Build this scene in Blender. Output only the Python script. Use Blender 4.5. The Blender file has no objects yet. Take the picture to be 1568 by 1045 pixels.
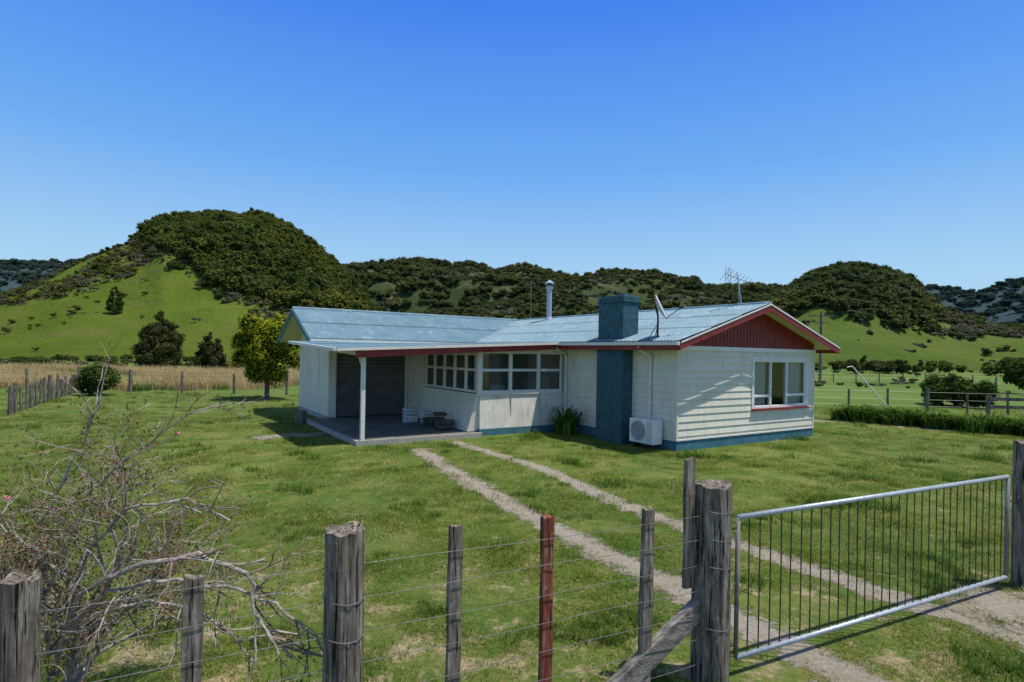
import bpy, math, random
import numpy as np
from mathutils import Vector, Matrix, noise
R = random.Random(7)
scene = bpy.context.scene
col = scene.collection
H = 2.4; F = 880.0; HY = 541.6; ROLL = 0.0185

# ------------------------------------------------------------ materials
def newmat(name):
    m = bpy.data.materials.new(name); m.use_nodes = True
    nt = m.node_tree
    for n in list(nt.nodes): nt.nodes.remove(n)
    out = nt.nodes.new('ShaderNodeOutputMaterial')
    return m, nt, out

def N(nt, t, **kw):
    n = nt.nodes.new(t)
    for k, v in kw.items(): setattr(n, k, v)
    return n

def noise_tex(nt, coord, scale, detail=5, rough=0.6, vec_scale=None):
    if vec_scale:
        mp = N(nt, 'ShaderNodeMapping'); mp.inputs['Scale'].default_value = vec_scale
        nt.links.new(coord, mp.inputs['Vector']); coord = mp.outputs[0]
    n = N(nt, 'ShaderNodeTexNoise'); n.inputs['Scale'].default_value = scale
    n.inputs['Detail'].default_value = detail; n.inputs['Roughness'].default_value = rough
    nt.links.new(coord, n.inputs['Vector'])
    return n.outputs['Fac']

def ramp(nt, fac, stops):
    r = N(nt, 'ShaderNodeValToRGB')
    el = r.color_ramp.elements
    while len(el) < len(stops): el.new(0.5)
    for e, (p, c) in zip(el, stops):
        e.position = p
        e.color = (c, c, c, 1) if isinstance(c, (int, float)) else (*c, 1)
    nt.links.new(fac, r.inputs['Fac'])
    return r.outputs['Color']

def mixc(nt, fac, a, b, mode='MIX'):
    m = N(nt, 'ShaderNodeMix', data_type='RGBA', blend_type=mode)
    if isinstance(fac, bpy.types.NodeSocket): nt.links.new(fac, m.inputs[0])
    else: m.inputs[0].default_value = fac
    for v, i in ((a, 6), (b, 7)):
        if isinstance(v, bpy.types.NodeSocket): nt.links.new(v, m.inputs[i])
        else: m.inputs[i].default_value = (*v, 1)
    return m.outputs[2]

def math_n(nt, op, a, b=None, clamp=False):
    m = N(nt, 'ShaderNodeMath', operation=op, use_clamp=clamp)
    for i, v in enumerate((a, b)):
        if v is None: continue
        if isinstance(v, bpy.types.NodeSocket): nt.links.new(v, m.inputs[i])
        else: m.inputs[i].default_value = v
    return m.outputs[0]

def pmat(name, c1, c2, scale=3, rough=0.7, bump=0.0, bscale=30, metal=0.0, vs=None, dirt=None, lo=0.35, hi=0.65, spec=0.3, streak=None):
    m, nt, out = newmat(name)
    tc = N(nt, 'ShaderNodeTexCoord').outputs['Object']
    f = noise_tex(nt, tc, scale, 6, 0.65, vs)
    c = ramp(nt, f, [(lo, c1), (hi, c2)])
    if streak:
        c = mixc(nt, ramp(nt, noise_tex(nt, tc, 5, 7, .7, (1.6, 1.6, .22)), [(.50, 0.0), (.72, .75)]), c, streak)
    if dirt:
        f2 = noise_tex(nt, tc, dirt[1], 8, 0.75, dirt[3] if len(dirt) > 3 else None)
        c = mixc(nt, ramp(nt, f2, [(dirt[2], 0.0), (dirt[2] + 0.12, 1.0)]), c, dirt[0])
    p = N(nt, 'ShaderNodeBsdfPrincipled')
    nt.links.new(c, p.inputs['Base Color'])
    p.inputs['Roughness'].default_value = rough; p.inputs['Metallic'].default_value = metal
    p.inputs['Specular IOR Level'].default_value = spec
    if bump:
        b = N(nt, 'ShaderNodeBump'); b.inputs['Strength'].default_value = bump; b.inputs['Distance'].default_value = 0.02
        nt.links.new(noise_tex(nt, tc, bscale, 8, 0.7, vs), b.inputs['Height'])
        nt.links.new(b.outputs[0], p.inputs['Normal'])
    nt.links.new(p.outputs[0], out.inputs[0])
    return m

def woodmat(name, dark, mid, light, lichen=None):
    m, nt, out = newmat(name)
    tc = N(nt, 'ShaderNodeTexCoord').outputs['Object']
    c = ramp(nt, noise_tex(nt, tc, 9, 7, .7, (3, 3, .35)), [(.32, dark), (.5, mid), (.68, light)])
    big = noise_tex(nt, tc, 3.2, 5, .7, (1.6, 1.6, .9))
    c = mixc(nt, ramp(nt, big, [(.50, 0.0), (.66, .6)]), c, dark)
    cr = noise_tex(nt, tc, 26, 6, .6, (2.2, 2.2, .09))
    crk = ramp(nt, cr, [(.38, 1.0), (.44, 0.0)])
    c = mixc(nt, crk, c, (.015, .012, .010))
    if lichen:
        c = mixc(nt, ramp(nt, noise_tex(nt, tc, 17, 8, .8), [(.58, 0.0), (.67, .8)]), c, lichen)
    p = N(nt, 'ShaderNodeBsdfPrincipled'); nt.links.new(c, p.inputs['Base Color']); p.inputs['Roughness'].default_value = .95
    p.inputs['Specular IOR Level'].default_value = .1
    b = N(nt, 'ShaderNodeBump'); b.inputs['Strength'].default_value = .8; b.inputs['Distance'].default_value = .010
    h = math_n(nt, 'SUBTRACT', noise_tex(nt, tc, 14, 8, .75, (3, 3, .3)), crk)
    nt.links.new(h, b.inputs['Height']); nt.links.new(b.outputs[0], p.inputs['Normal'])
    nt.links.new(p.outputs[0], out.inputs[0])
    return m

def leafmat(name, cols, trans=0.3, island=True, pscale=None, obj_rand=True, lo=(.70, .84, .8), hi=(1.3, 1.12, 1.0)):
    m, nt, out = newmat(name)
    g = N(nt, 'ShaderNodeNewGeometry'); oi = N(nt, 'ShaderNodeObjectInfo')
    if island and obj_rand:
        f = math_n(nt, 'ADD', math_n(nt, 'MULTIPLY', g.outputs['Random Per Island'], 0.45), math_n(nt, 'MULTIPLY', oi.outputs['Random'], 0.55))
    elif obj_rand: f = oi.outputs['Random']
    else: f = g.outputs['Random Per Island']
    n = len(cols)
    c = ramp(nt, f, [(0.08 + 0.84 * i / (n - 1), cols[i]) for i in range(n)])
    if pscale:
        f2 = noise_tex(nt, g.outputs['Position'], pscale, 5, .65)
        c = mixc(nt, ramp(nt, f2, [(0.38, 0.0), (0.62, 1.0)]), mixc(nt, 1.0, c, lo, 'MULTIPLY'), mixc(nt, 1.0, c, hi, 'MULTIPLY'))
    d = N(nt, 'ShaderNodeBsdfDiffuse'); t = N(nt, 'ShaderNodeBsdfTranslucent'); mx = N(nt, 'ShaderNodeMixShader')
    mx.inputs[0].default_value = trans
    nt.links.new(c, d.inputs[0]); nt.links.new(c, t.inputs[0])
    nt.links.new(d.outputs[0], mx.inputs[1]); nt.links.new(t.outputs[0], mx.inputs[2])
    nt.links.new(mx.outputs[0], out.inputs[0])
    return m

def glassmat(name, refl=0.12, tint=(0.85, 0.9, 0.9)):
    m, nt, out = newmat(name)
    tr = N(nt, 'ShaderNodeBsdfTransparent'); tr.inputs[0].default_value = (*tint, 1)
    gl = N(nt, 'ShaderNodeBsdfGlossy'); gl.inputs['Roughness'].default_value = 0.02
    lw = N(nt, 'ShaderNodeFresnel'); lw.inputs[0].default_value = 1.5
    f = math_n(nt, 'ADD', lw.outputs[0], refl, True)
    mx = N(nt, 'ShaderNodeMixShader'); nt.links.new(f, mx.inputs[0])
    nt.links.new(tr.outputs[0], mx.inputs[1]); nt.links.new(gl.outputs[0], mx.inputs[2])
    nt.links.new(mx.outputs[0], out.inputs[0])
    return m

M_wall = pmat('cream_weatherboard', (.66, .61, .49), (.77, .72, .60), 1.2, .6, .05, 20, dirt=((.42, .36, .26), 2.2, .60), streak=(.52, .47, .37))
M_plaster = pmat('white_plaster', (.62, .58, .50), (.77, .73, .65), 2.5, .85, .3, 25, dirt=((.30, .26, .19), 2.4, .57), streak=(.48, .43, .34))
M_white = pmat('white_paint', (.72, .70, .65), (.8, .78, .74), 4, .45, 0)
M_whitew = pmat('weathered_white_paint', (.62, .59, .52), (.76, .74, .68), 9, .6, .1, 30, dirt=((.3, .25, .2), 9, .60))
M_red = pmat('dark_red_paint', (.19, .020, .020), (.27, .038, .032), 5, .5, .05, 20, dirt=((.30, .10, .08), 7, .66))
M_blue = pmat('blue_chimney_paint', (.024, .072, .095), (.045, .12, .145), 7, .8, .6, 22, dirt=((.12, .18, .19), 6, .60))
M_bluebase = pmat('blue_base_paint', (.04, .13, .175), (.07, .19, .24), 4, .7, .1, 20, dirt=((.12, .13, .10), 5, .58))
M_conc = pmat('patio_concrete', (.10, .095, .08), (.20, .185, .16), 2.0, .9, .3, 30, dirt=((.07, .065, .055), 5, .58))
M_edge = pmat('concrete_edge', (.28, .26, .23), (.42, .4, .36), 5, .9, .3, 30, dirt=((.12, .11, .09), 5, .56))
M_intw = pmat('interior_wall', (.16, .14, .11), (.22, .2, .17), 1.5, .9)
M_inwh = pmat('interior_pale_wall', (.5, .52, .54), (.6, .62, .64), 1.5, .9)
M_curt = pmat('net_curtain', (.6, .6, .58), (.75, .75, .73), 12, .9, .3, 20, vs=(6, 6, .3))
M_door = pmat('roller_door_grey', (.11, .112, .108), (.17, .17, .162), 3, .5, .05)
M_galv = pmat('galvanised_steel', (.30, .34, .38), (.48, .52, .56), 30, .45, .03, 60, metal=.35, dirt=((.16, .15, .15), 12, .62))
M_bar = pmat('rusted_gate_bar', (.03, .025, .022), (.09, .07, .055), 30, .7, .2, 60)
M_wire = pmat('fence_wire', (.13, .12, .115), (.24, .23, .22), 40, .5, metal=.5)
M_black = pmat('black_plastic', (.02, .02, .02), (.035, .035, .035), 10, .5)
M_dish = pmat('dish_grey', (.5, .5, .5), (.62, .62, .62), 10, .5)
M_fan = pmat('fan_shadow_grey', (.22, .22, .22), (.3, .3, .3), 5)
M_glass = glassmat('window_glass', .08)
M_glassd = glassmat('sunroom_glass', .06, (.6, .65, .65))
M_postw = woodmat('weathered_post_wood', (.06, .048, .037), (.19, .162, .13), (.40, .355, .30), (.34, .34, .29))
M_batten = woodmat('weathered_batten_wood', (.075, .060, .045), (.22, .185, .15), (.42, .375, .32), (.34, .33, .28))
M_battr = woodmat('old_red_batten_wood', (.13, .032, .020), (.26, .075, .045), (.38, .27, .21), (.33, .29, .24))
M_twig = pmat('silver_twig_bark', (.17, .14, .12), (.50, .45, .40), 14, .9, .4, 60)
M_twig2 = pmat('brown_twig_bark', (.10, .065, .05), (.29, .23, .18), 9, .9, .4, 60)
M_bark = pmat('tree_bark', (.07, .055, .04), (.16, .13, .1), 8, .95, .6, 20, vs=(2, 2, .4))

def roof_material(name, a, b, pale, thr):
    m, nt, out = newmat(name)
    tc = N(nt, 'ShaderNodeTexCoord').outputs['Object']
    c = ramp(nt, noise_tex(nt, tc, .9, 6, .7), [(.3, a), (.7, b)])
    f = noise_tex(nt, tc, 3.2, 9, .85, (1, 1, 1))
    c = mixc(nt, ramp(nt, f, [(thr, 0.0), (thr + .12, .8)]), c, pale)
    f2 = noise_tex(nt, tc, 5, 8, .85)
    c = mixc(nt, ramp(nt, f2, [(.56, 0.0), (.68, .75)]), c, (.10, .165, .195))
    f3 = noise_tex(nt, tc, 7, 8, .85)
    c = mixc(nt, ramp(nt, f3, [(.66, 0.0), (.72, .7)]), c, (.20, .15, .11))
    p = N(nt, 'ShaderNodeBsdfPrincipled'); nt.links.new(c, p.inputs['Base Color'])
    p.inputs['Roughness'].default_value = .6; p.inputs['Specular IOR Level'].default_value = .2
    nt.links.new(p.outputs[0], out.inputs[0])
    return m
M_roof = roof_material('faded_blue_corrugated_iron', (.13, .225, .28), (.19, .30, .355), (.44, .52, .56), .53)

# ------------------------------------------------------------ mesh builder
class MB:
    def __init__(s): s.v = []; s.f = []; s.m = []
    def poly(s, pts, m=0):
        b = len(s.v); s.v += [tuple(p) for p in pts]; s.f.append(tuple(range(b, b + len(pts)))); s.m.append(m)
    def hexa(s, c, m=0):
        b = len(s.v); s.v += [tuple(p) for p in c]
        for q in ((0, 3, 2, 1), (4, 5, 6, 7), (0, 1, 5, 4), (1, 2, 6, 5), (2, 3, 7, 6), (3, 0, 4, 7)):
            s.f.append(tuple(b + i for i in q)); s.m.append(m)
    def box(s, x0, x1, y0, y1, z0, z1, m=0):
        s.hexa([(x0, y0, z0), (x1, y0, z0), (x1, y1, z0), (x0, y1, z0), (x0, y0, z1), (x1, y0, z1), (x1, y1, z1), (x0, y1, z1)], m)
    def beam(s, p0, p1, w, h, m=0):
        p0 = Vector(p0); p1 = Vector(p1); d = (p1 - p0).normalized()
        side = d.cross(Vector((0, 0, 1)))
        if side.length < 1e-3: side = Vector((1, 0, 0))
        side.normalize(); up = side.cross(d).normalized()
        c = []
        for p in (p0, p1):
            c.append([p - side * w / 2 - up * h / 2, p + side * w / 2 - up * h / 2, p + side * w / 2 + up * h / 2, p - side * w / 2 + up * h / 2])
        s.hexa(c[0] + c[1], m)
    def tube(s, pts, rads, n=8, m=0, cap=True, jit=0):
        rings = []
        pts = [Vector(p) for p in pts]
        for i, p in enumerate(pts):
            d = (pts[min(i + 1, len(pts) - 1)] - pts[max(i - 1, 0)]).normalized()
            a = Vector((0, 0, 1)) if abs(d.z) < .9 else Vector((1, 0, 0))
            x = d.cross(a).normalized(); y = d.cross(x).normalized()
            b = len(s.v)
            for k in range(n):
                t = 2 * math.pi * k / n; r = rads[i] * (1 + (R.uniform(-jit, jit) if jit else 0))
                s.v.append(tuple(p + x * math.cos(t) * r + y * math.sin(t) * r))
            rings.append(b)
        for a, b in zip(rings, rings[1:]):
            for k in range(n):
                s.f.append((a + k, a + (k + 1) % n, b + (k + 1) % n, b + k)); s.m.append(m)
        if cap:
            s.f.append(tuple(rings[-1] + k for k in range(n))); s.m.append(m)
            s.f.append(tuple(rings[0] + k for k in reversed(range(n)))); s.m.append(m)
    def build(s, name, mats, parent=None, smooth=False, link=True, bevel=0):
        me = bpy.data.meshes.new(name); me.from_pydata(s.v, [], s.f)
        for m in mats: me.materials.append(m)
        me.polygons.foreach_set('material_index', s.m)
        if smooth: me.polygons.foreach_set('use_smooth', [True] * len(s.f))
        me.update()
        o = bpy.data.objects.new(name, me)
        if link: col.objects.link(o)
        if parent: o.parent = parent
        if bevel:
            b = o.modifiers.new('bevel', 'BEVEL'); b.width = bevel; b.segments = 2; b.limit_method = 'ANGLE'
        return o

def empty(name, loc=(0, 0, 0), rz=0):
    e = bpy.data.objects.new(name, None); e.location = loc; e.rotation_euler = (0, 0, rz); col.objects.link(e)
    e.empty_display_size = .3
    return e

def unproj(px, py):
    return px + ROLL * (py - 522.5), py - ROLL * (px - 784)
def ground_pt(px, py):
    xp, yp = unproj(px, py); Y = H * F / (yp - HY); return ((xp - 784) / F * Y, Y)
def proj(x, y, z):
    xp = 784 + F * x / y; yp = HY + F * (H - z) / y
    return xp - ROLL * (yp - 522.5), yp + ROLL * (xp - 784)

# ------------------------------------------------------------ HOUSE (local u,v,z)
TH = math.radians(33)
house = empty('weatherboard_house', (4.18, 14.49, 0), TH)
def h2w(u, v, z=0):
    c, s = math.cos(TH), math.sin(TH)
    return (4.18 + c * u - s * v, 14.49 + s * u + c * v, z)
class Wall:
    def __init__(s, axis, fixed, sgn): s.ax = axis; s.fx = fixed; s.sg = sgn
    def P(s, a, o, z):
        return (a, s.fx + s.sg * o, z) if s.ax == 'u' else (s.fx + s.sg * o, a, z)
    def box(s, mb, a0, a1, o0, o1, z0, z1, m=0):
        p, q = s.P(a0, o0, z0), s.P(a1, o1, z1)
        mb.box(min(p[0], q[0]), max(p[0], q[0]), min(p[1], q[1]), max(p[1], q[1]), z0, z1, m)
    def lap(s, mb, a0, a1, z0, z1, m=0, pitch=.185):
        z = math.floor(z0 / pitch) * pitch
        while z < z1 - 1e-4:
            b, t = max(z, z0), min(z + pitch, z1)
            def off(zz): return .028 - .022 * (zz - z) / pitch
            mb.poly([s.P(a0, off(b), b), s.P(a1, off(b), b), s.P(a1, off(t), t), s.P(a0, off(t), t)], m)
            mb.poly([s.P(a0, 0, b), s.P(a1, 0, b), s.P(a1, off(b), b), s.P(a0, off(b), b)], m)
            z += pitch
    def window(s, mb, a0, a1, z0, z1, bars, rows, fw=.05, mf=0, mg=1, depth=.07, proud=.03, q=.016):
        o0, o1 = proud - depth, proud
        s.box(mb, a0, a1, o0, o1, z0, z0 + fw, mf); s.box(mb, a0, a1, o0, o1, z1 - fw, z1, mf)
        s.box(mb, a0, a0 + fw, o0, o1, z0 + fw, z1 - fw, mf); s.box(mb, a1 - fw, a1, o0, o1, z0 + fw, z1 - fw, mf)
        xs = [a0 + fw]
        for b in bars:
            s.box(mb, b - fw / 2, b + fw / 2, o0, o1 - .004, z0 + fw, z1 - fw, mf); xs += [b - fw / 2, b + fw / 2]
        xs.append(a1 - fw)
        for i in range(0, len(xs), 2):
            for r in rows[i // 2]:
                s.box(mb, xs[i], xs[i + 1], o0 + .004, o1 - .008, r - fw * .4, r + fw * .4, mf)
            for zz0, zz1 in zip([z0 + fw] + [r + fw * .4 for r in rows[i // 2]], [r - fw * .4 for r in rows[i // 2]] + [z1 - fw]):
                s.box(mb, xs[i], xs[i + 1], o0 + .01, o1 - .022, zz0, zz0 + q, mf); s.box(mb, xs[i], xs[i + 1], o0 + .01, o1 - .022, zz1 - q, zz1, mf)
                s.box(mb, xs[i], xs[i] + q, o0 + .012, o1 - .024, zz0 + q, zz1 - q, mf); s.box(mb, xs[i + 1] - q, xs[i + 1], o0 + .012, o1 - .024, zz0 + q, zz1 - q, mf)
        om = (o0 + o1) / 2 - .01
        mb.poly([s.P(a0 + .01, om, z0 + .01), s.P(a1 - .01, om, z0 + .01), s.P(a1 - .01, om, z1 - .01), s.P(a0 + .01, om, z1 - .01)], mg)

EZ = 2.75; RZ = 3.87; L1 = 6.18; VB = 14.0
mb = MB()
gw = Wall('u', 0, -1)
WU0, WU1, WZ0, WZ1 = 3.1, 5.75, .97, 2.36
GT = 2.58
for a0, a1, z0, z1 in ((0, WU0, .30, GT), (WU1, L1, .30, GT), (WU0, WU1, .30, WZ0), (WU0, WU1, WZ1, GT)):
    gw.lap(mb, a0, a1, z0, z1)
lw = Wall('v', 0, -1)
lw.lap(mb, 0, 4.6, .30, GT)
lw.lap(mb, 4.6, 9.8, .1, 2.7)
mb.box(-.03, .03, -.03, .03, .28, GT, 0)
mb.box(L1 - .03, L1 + .035, -.03, .03, .28, GT, 0)
mb.box(L1 - .05, L1, .0, VB, .1, 2.75, 0)
mb.box(0, L1, VB - .05, VB, .1, 2.75, 0)
mb.build('weatherboard_walls', [M_wall], house)
mb = MB()
mb.box(.0, L1, -.012, .1, -.3, .26, 0); mb.box(-.012, .1, .1, 4.6, -.3, .26, 0)
mb.build('foundation_band', [M_bluebase], house)
mb = MB(); mb.box(-.02, L1 + .02, -.034, .02, .262, .30, 0); mb.box(-.034, .02, .02, 4.6, .262, .30, 0)
mb.build('bottom_board', [M_whitew], house)
mb = MB()
pitch = (RZ - EZ) / (3.6)
def mz(u): return EZ + pitch * (u + .5) if u < 3.1 else EZ + pitch * (6.7 - u)
n = 42; w = L1 / n
for i in range(n):
    u0, u1 = i * w, (i + 1) * w
    for (a, b, o) in ((u0, u1 - .022, .03), (u1 - .022, u1, .008)):
        mb.hexa([(a, -o, GT + .1), (b, -o, GT + .1), (b, .02, GT + .1), (a, .02, GT + .1),
                 (a, -o, max(mz(a) - .03, GT + .11)), (b, -o, max(mz(b) - .03, GT + .11)), (b, .02, max(mz(b) - .03, GT + .11)), (a, .02, max(mz(a) - .03, GT + .11))], 0)
mb.box(-.04, L1 + .04, -.055, .02, GT - .01, GT + .1, 1)
mb.build('gable_cladding', [M_red, M_white], house)

def corr(mb, e0, e1, r0, r1, m=0, amp=.018, pit=.10, rows=3):
    e0, e1, r0, r1 = map(Vector, (e0, e1, r0, r1))
    L = (e1 - e0).length; n = int(L / pit * 4)
    nrm = (e1 - e0).cross(r0 - e0).normalized()
    if nrm.z < 0: nrm = -nrm
    for k in range(rows):
        t0, t1 = k / rows, (k + 1) / rows
        b = len(mb.v)
        for i in range(n + 1):
            s = i / n; o = amp * math.sin(s * L / pit * 2 * math.pi)
            for t, lift in ((t0, .018), (t1, 0)):
                p = e0.lerp(e1, s).lerp(r0.lerp(r1, s), t) + nrm * (o + lift)
                mb.v.append(tuple(p))
        for i in range(n):
            q = b + 2 * i; mb.f.append((q, q + 2, q + 3, q + 1)); mb.m.append(m)
mb = MB()
V0, V1 = -.5, 14.45
corr(mb, (-.56, V0, EZ + .02), (-.56, V1, EZ + .02), (3.1, V0, RZ + .04), (3.1, V1, RZ + .04))
corr(mb, (6.76, V0, EZ + .02), (6.76, V1, EZ + .02), (3.1, V0, RZ + .04), (3.1, V1, RZ + .04))
UW = -6.75; VR = 11.95; VE = 9.35; VK = 14.45
corr(mb, (UW, VE, EZ + .02), (3.1, VE, EZ + .02), (UW, VR, RZ + .04), (3.1, VR, RZ + .04), rows=2)
corr(mb, (UW, VK, EZ + .02), (3.1, VK, EZ + .02), (UW, VR, RZ + .04), (3.1, VR, RZ + .04), rows=2)
mb.tube([(3.1, V0 - .01, RZ + .035), (3.1, V1, RZ + .035)], [.06, .06], 10)
mb.tube([(UW, VR, RZ + .035), (3.0, VR, RZ + .035)], [.06, .06], 10)
mb.build('corrugated_roof', [M_roof], house)
FL, FRr, BRr, BL = (-7.35, 4.25, 2.44), (-.6, 4.25, 2.76), (-.2, 9.4, 2.70), (-7.35, 9.4, 2.66)
mb = MB(); corr(mb, FL, FRr, BL, BRr, rows=2)
mb.build('carport_roof_sheets', [M_roof], house)
mb = MB()
for sgn, ue in ((1, -.5), (-1, 6.7)):
    mb.hexa([(ue, V0 + .03, EZ - .06), (3.1, V0 + .03, RZ - .05), (3.1, V1, RZ - .05), (ue, V1, EZ - .06),
             (ue, V0 + .03, EZ - .03), (3.1, V0 + .03, RZ - .02), (3.1, V1, RZ - .02), (ue, V1, EZ - .03)], 0)
    mb.hexa([(ue, V0 - .03, EZ - .18), (3.1, V0 - .03, RZ - .17), (3.1, V0, RZ - .17), (ue, V0, EZ - .18),
             (ue, V0 - .03, EZ), (3.1, V0 - .03, RZ + .01), (3.1, V0, RZ + .01), (ue, V0, EZ)], 1)
    mb.hexa([(ue, V0 - .045, EZ - .025), (3.1, V0 - .045, RZ - .015), (3.1, V0 - .032, RZ - .015), (ue, V0 - .032, EZ - .025),
             (ue, V0 - .045, EZ + .015), (3.1, V0 - .045, RZ + .025), (3.1, V0 - .032, RZ + .025), (ue, V0 - .032, EZ + .015)], 2)
mb.box(-.53, -.50, V0 - .03, 4.2, EZ - .20, EZ - .02, 1)
mb.box(-.62, -.535, V0 - .02, 4.2, EZ - .075, EZ + .012, 3)
mb.box(6.70, 6.73, V0, V1, EZ - .16, EZ - .02, 1)
mb.box(UW, -.5, VE - .0, VE + .03, EZ - .15, EZ - .02, 4)
mb.box(UW, -.55, VE - .09, VE - .004, EZ - .065, EZ + .012, 3)
for ve in (VE, VK):
    mb.hexa([(UW - .03, ve, EZ - .16), (UW - .03, VR, RZ - .15), (UW, VR, RZ - .15), (UW, ve, EZ - .16),
             (UW - .03, ve, EZ + .01), (UW - .03, VR, RZ + .02), (UW, VR, RZ + .02), (UW, ve, EZ + .01)], 4)
    mb.hexa([(UW + .01, ve, EZ - .06), (UW + .01, VR, RZ - .05), (3, VR, RZ - .05), (3, ve, EZ - .06),
             (UW + .01, ve, EZ - .03), (UW + .01, VR, RZ - .02), (3, VR, RZ - .02), (3, ve, EZ - .03)], 0)
def off(p, dx=0, dy=0, dz=0): return (p[0] + dx, p[1] + dy, p[2] + dz)
mb.beam(off(FL, .5, .03, -.13), off(FRr, 0, .03, -.12), .04, .17, 1)
mb.beam(off(FL, 0, -.05, -.02), off(FRr, .05, -.05, -.02), .08, .075, 3)
mb.beam(off(FL, -.02, 0, -.02), off(BL, -.02, 0, -.03), .08, .08, 3)
mb.beam(off(FL, .7, .3, -.12), off(BL, .7, 0, -.12), .05, .12, 3)
for k in range(1, 7):
    uu = -6.65 + k * .9
    t = (uu + 7.35) / 6.75
    mb.beam((uu, 4.35, 2.36 + .32 * t), (uu, 9.4, 2.58 + .04 * t), .05, .1, 5)
mb.build('eaves_and_gutters', [pmat('soffit_cream', (.6, .55, .38), (.68, .63, .46), 3, .7), M_red, M_white, M_whitew, M_bluebase, M_intw], house)

mb = MB()
sf = Wall('u', 4.6, -1); ss = Wall('v', -3.1, -1)
SH = 1.2
mb.hexa([(-3.12, 4.50, .2), (-.03, 4.50, .2), (-.03, 4.62, .2), (-3.12, 4.62, .2), (-3.1, 4.57, SH), (-.03, 4.57, SH), (-.03, 4.62, SH), (-3.1, 4.62, SH)], 0)
for uu in (-2.05, -1.0): mb.box(uu - .006, uu + .006, 4.52, 4.57, .2, SH, 3)
mb.box(-3.14, -.03, 4.485, 4.62, -.1, .2, 1)
mb.hexa([(-3.45, 4.66, .13), (-3.1, 4.63, .13), (-3.1, 8.4, .13), (-3.3, 8.4, .13), (-3.14, 4.66, SH), (-3.1, 4.63, SH), (-3.1, 8.4, SH), (-3.14, 8.4, SH)], 2)
mb.box(-3.14, -3.06, 8.4, 9.8, .12, 2.68, 2)
mb.box(-3.14, -3.06, 4.62, 8.4, 2.42, 2.62, 2)
mb.box(-3.1, -.03, 4.56, 4.63, 2.46, 2.62, 2)
mb.build('sunroom_walls', [M_plaster, M_bluebase, M_wall, M_edge], house)
mb = MB()
sf.window(mb, -3.08, -.1, SH + .03, 2.47, [-2.05, -1.02], [[1.90], [1.90], [1.90]], fw=.06)
ss.window(mb, 4.72, 8.35, SH + .03, 2.42, [5.45, 6.18, 6.9, 7.62], [[1.90]] * 5, fw=.055)
for b in (-2.05, -1.02): sf.box(mb, b - .05, b + .05, -.03, .045, SH + .03, 2.47, 0)
sf.box(mb, -3.18, -3.08, -.02, .06, SH, 2.6, 0)
sf.box(mb, -3.2, -.05, -.02, .07, SH - .02, SH + .03, 0)
mb.build('sunroom_windows', [M_whitew, M_glassd], house)
mb = MB()
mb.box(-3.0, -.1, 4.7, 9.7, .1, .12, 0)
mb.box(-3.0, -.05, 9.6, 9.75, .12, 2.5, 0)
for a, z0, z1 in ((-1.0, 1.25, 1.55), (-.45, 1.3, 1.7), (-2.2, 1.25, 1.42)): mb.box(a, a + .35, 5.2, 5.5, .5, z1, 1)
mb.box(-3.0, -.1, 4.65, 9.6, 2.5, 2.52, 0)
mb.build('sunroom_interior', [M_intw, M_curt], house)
mb = MB()
gl = Wall('v', -6.0, -1); gf = Wall('u', 9.8, -1)
mb.box(-6.0, -5.95, 9.8, VB, .05, 3.0, 0)
mb.poly([(-6.0, 9.8, 3.0), (-6.0, VB, 3.0), (-6.0, VR, RZ - .1)], 0)
for k in range(4): gl.box(mb, 9.8 + k * 1.2, 9.84 + k * 1.2, 0, .012, .05, 2.7, 1)
gl.box(mb, 9.8, VB, .0, .02, .0, .16, 2)
mb.box(-6.0, -5.78, 9.76, 9.86, .12, 2.7, 0)
mb.box(-3.25, -3.06, 9.76, 9.86, .12, 2.7, 0)
mb.box(-5.78, -3.25, 9.76, 9.86, 2.3, 2.7, 3)
mb.box(-5.84, -5.76, 9.72, 9.757, .12, 2.32, 3); mb.box(-3.27, -3.19, 9.72, 9.757, .12, 2.32, 3)
mb.box(-6, 0, VB - .04, VB, .05, 2.9, 0)
mb.build('garage_walls', [M_wall, M_whitew, M_edge, M_whitew], house)
mb = MB()
z = .13
while z < 2.28:
    mb.hexa([(-5.76, 9.82, z), (-3.27, 9.82, z), (-3.27, 9.84, z), (-5.76, 9.84, z), (-5.76, 9.78, z + .09), (-3.27, 9.78, z + .09), (-3.27, 9.84, z + .09), (-5.76, 9.84, z + .09)], 0)
    mb.hexa([(-5.76, 9.78, z + .09), (-3.27, 9.78, z + .09), (-3.27, 9.84, z + .09), (-5.76, 9.84, z + .09), (-5.76, 9.82, z + .13), (-3.27, 9.82, z + .13), (-3.27, 9.84, z + .13), (-5.76, 9.84, z + .13)], 0)
    z += .13
mb.build('garage_roller_door', [M_door], house)
mb = MB()
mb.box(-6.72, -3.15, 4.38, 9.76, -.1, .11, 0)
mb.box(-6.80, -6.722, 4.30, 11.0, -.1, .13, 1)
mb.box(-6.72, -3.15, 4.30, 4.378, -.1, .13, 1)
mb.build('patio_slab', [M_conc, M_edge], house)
mb = MB()
mb.box(-6.64, -6.54, 4.42, 4.52, .11, 2.4, 0)
mb.box(-6.66, -6.52, 4.40, 4.54, 2.26, 2.33, 0)
mb.beam((-6.59, 4.9, 2.38), (-6.59, 4.55, 2.0), .05, .06, 0)
mb.build('carport_post', [M_whitew], house)
mb = MB()
gw.window(mb, WU0, WU1, WZ0, WZ1, [3.95, 4.75], [[1.32], [], [1.32]], fw=.06)
mb.build('gable_window', [M_white, M_glass], house)
mb = MB()
gw.box(mb, WU0 - .06, WU1 + .06, .025, .10, WZ0 - .06, WZ0 - .003, 0)
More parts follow.
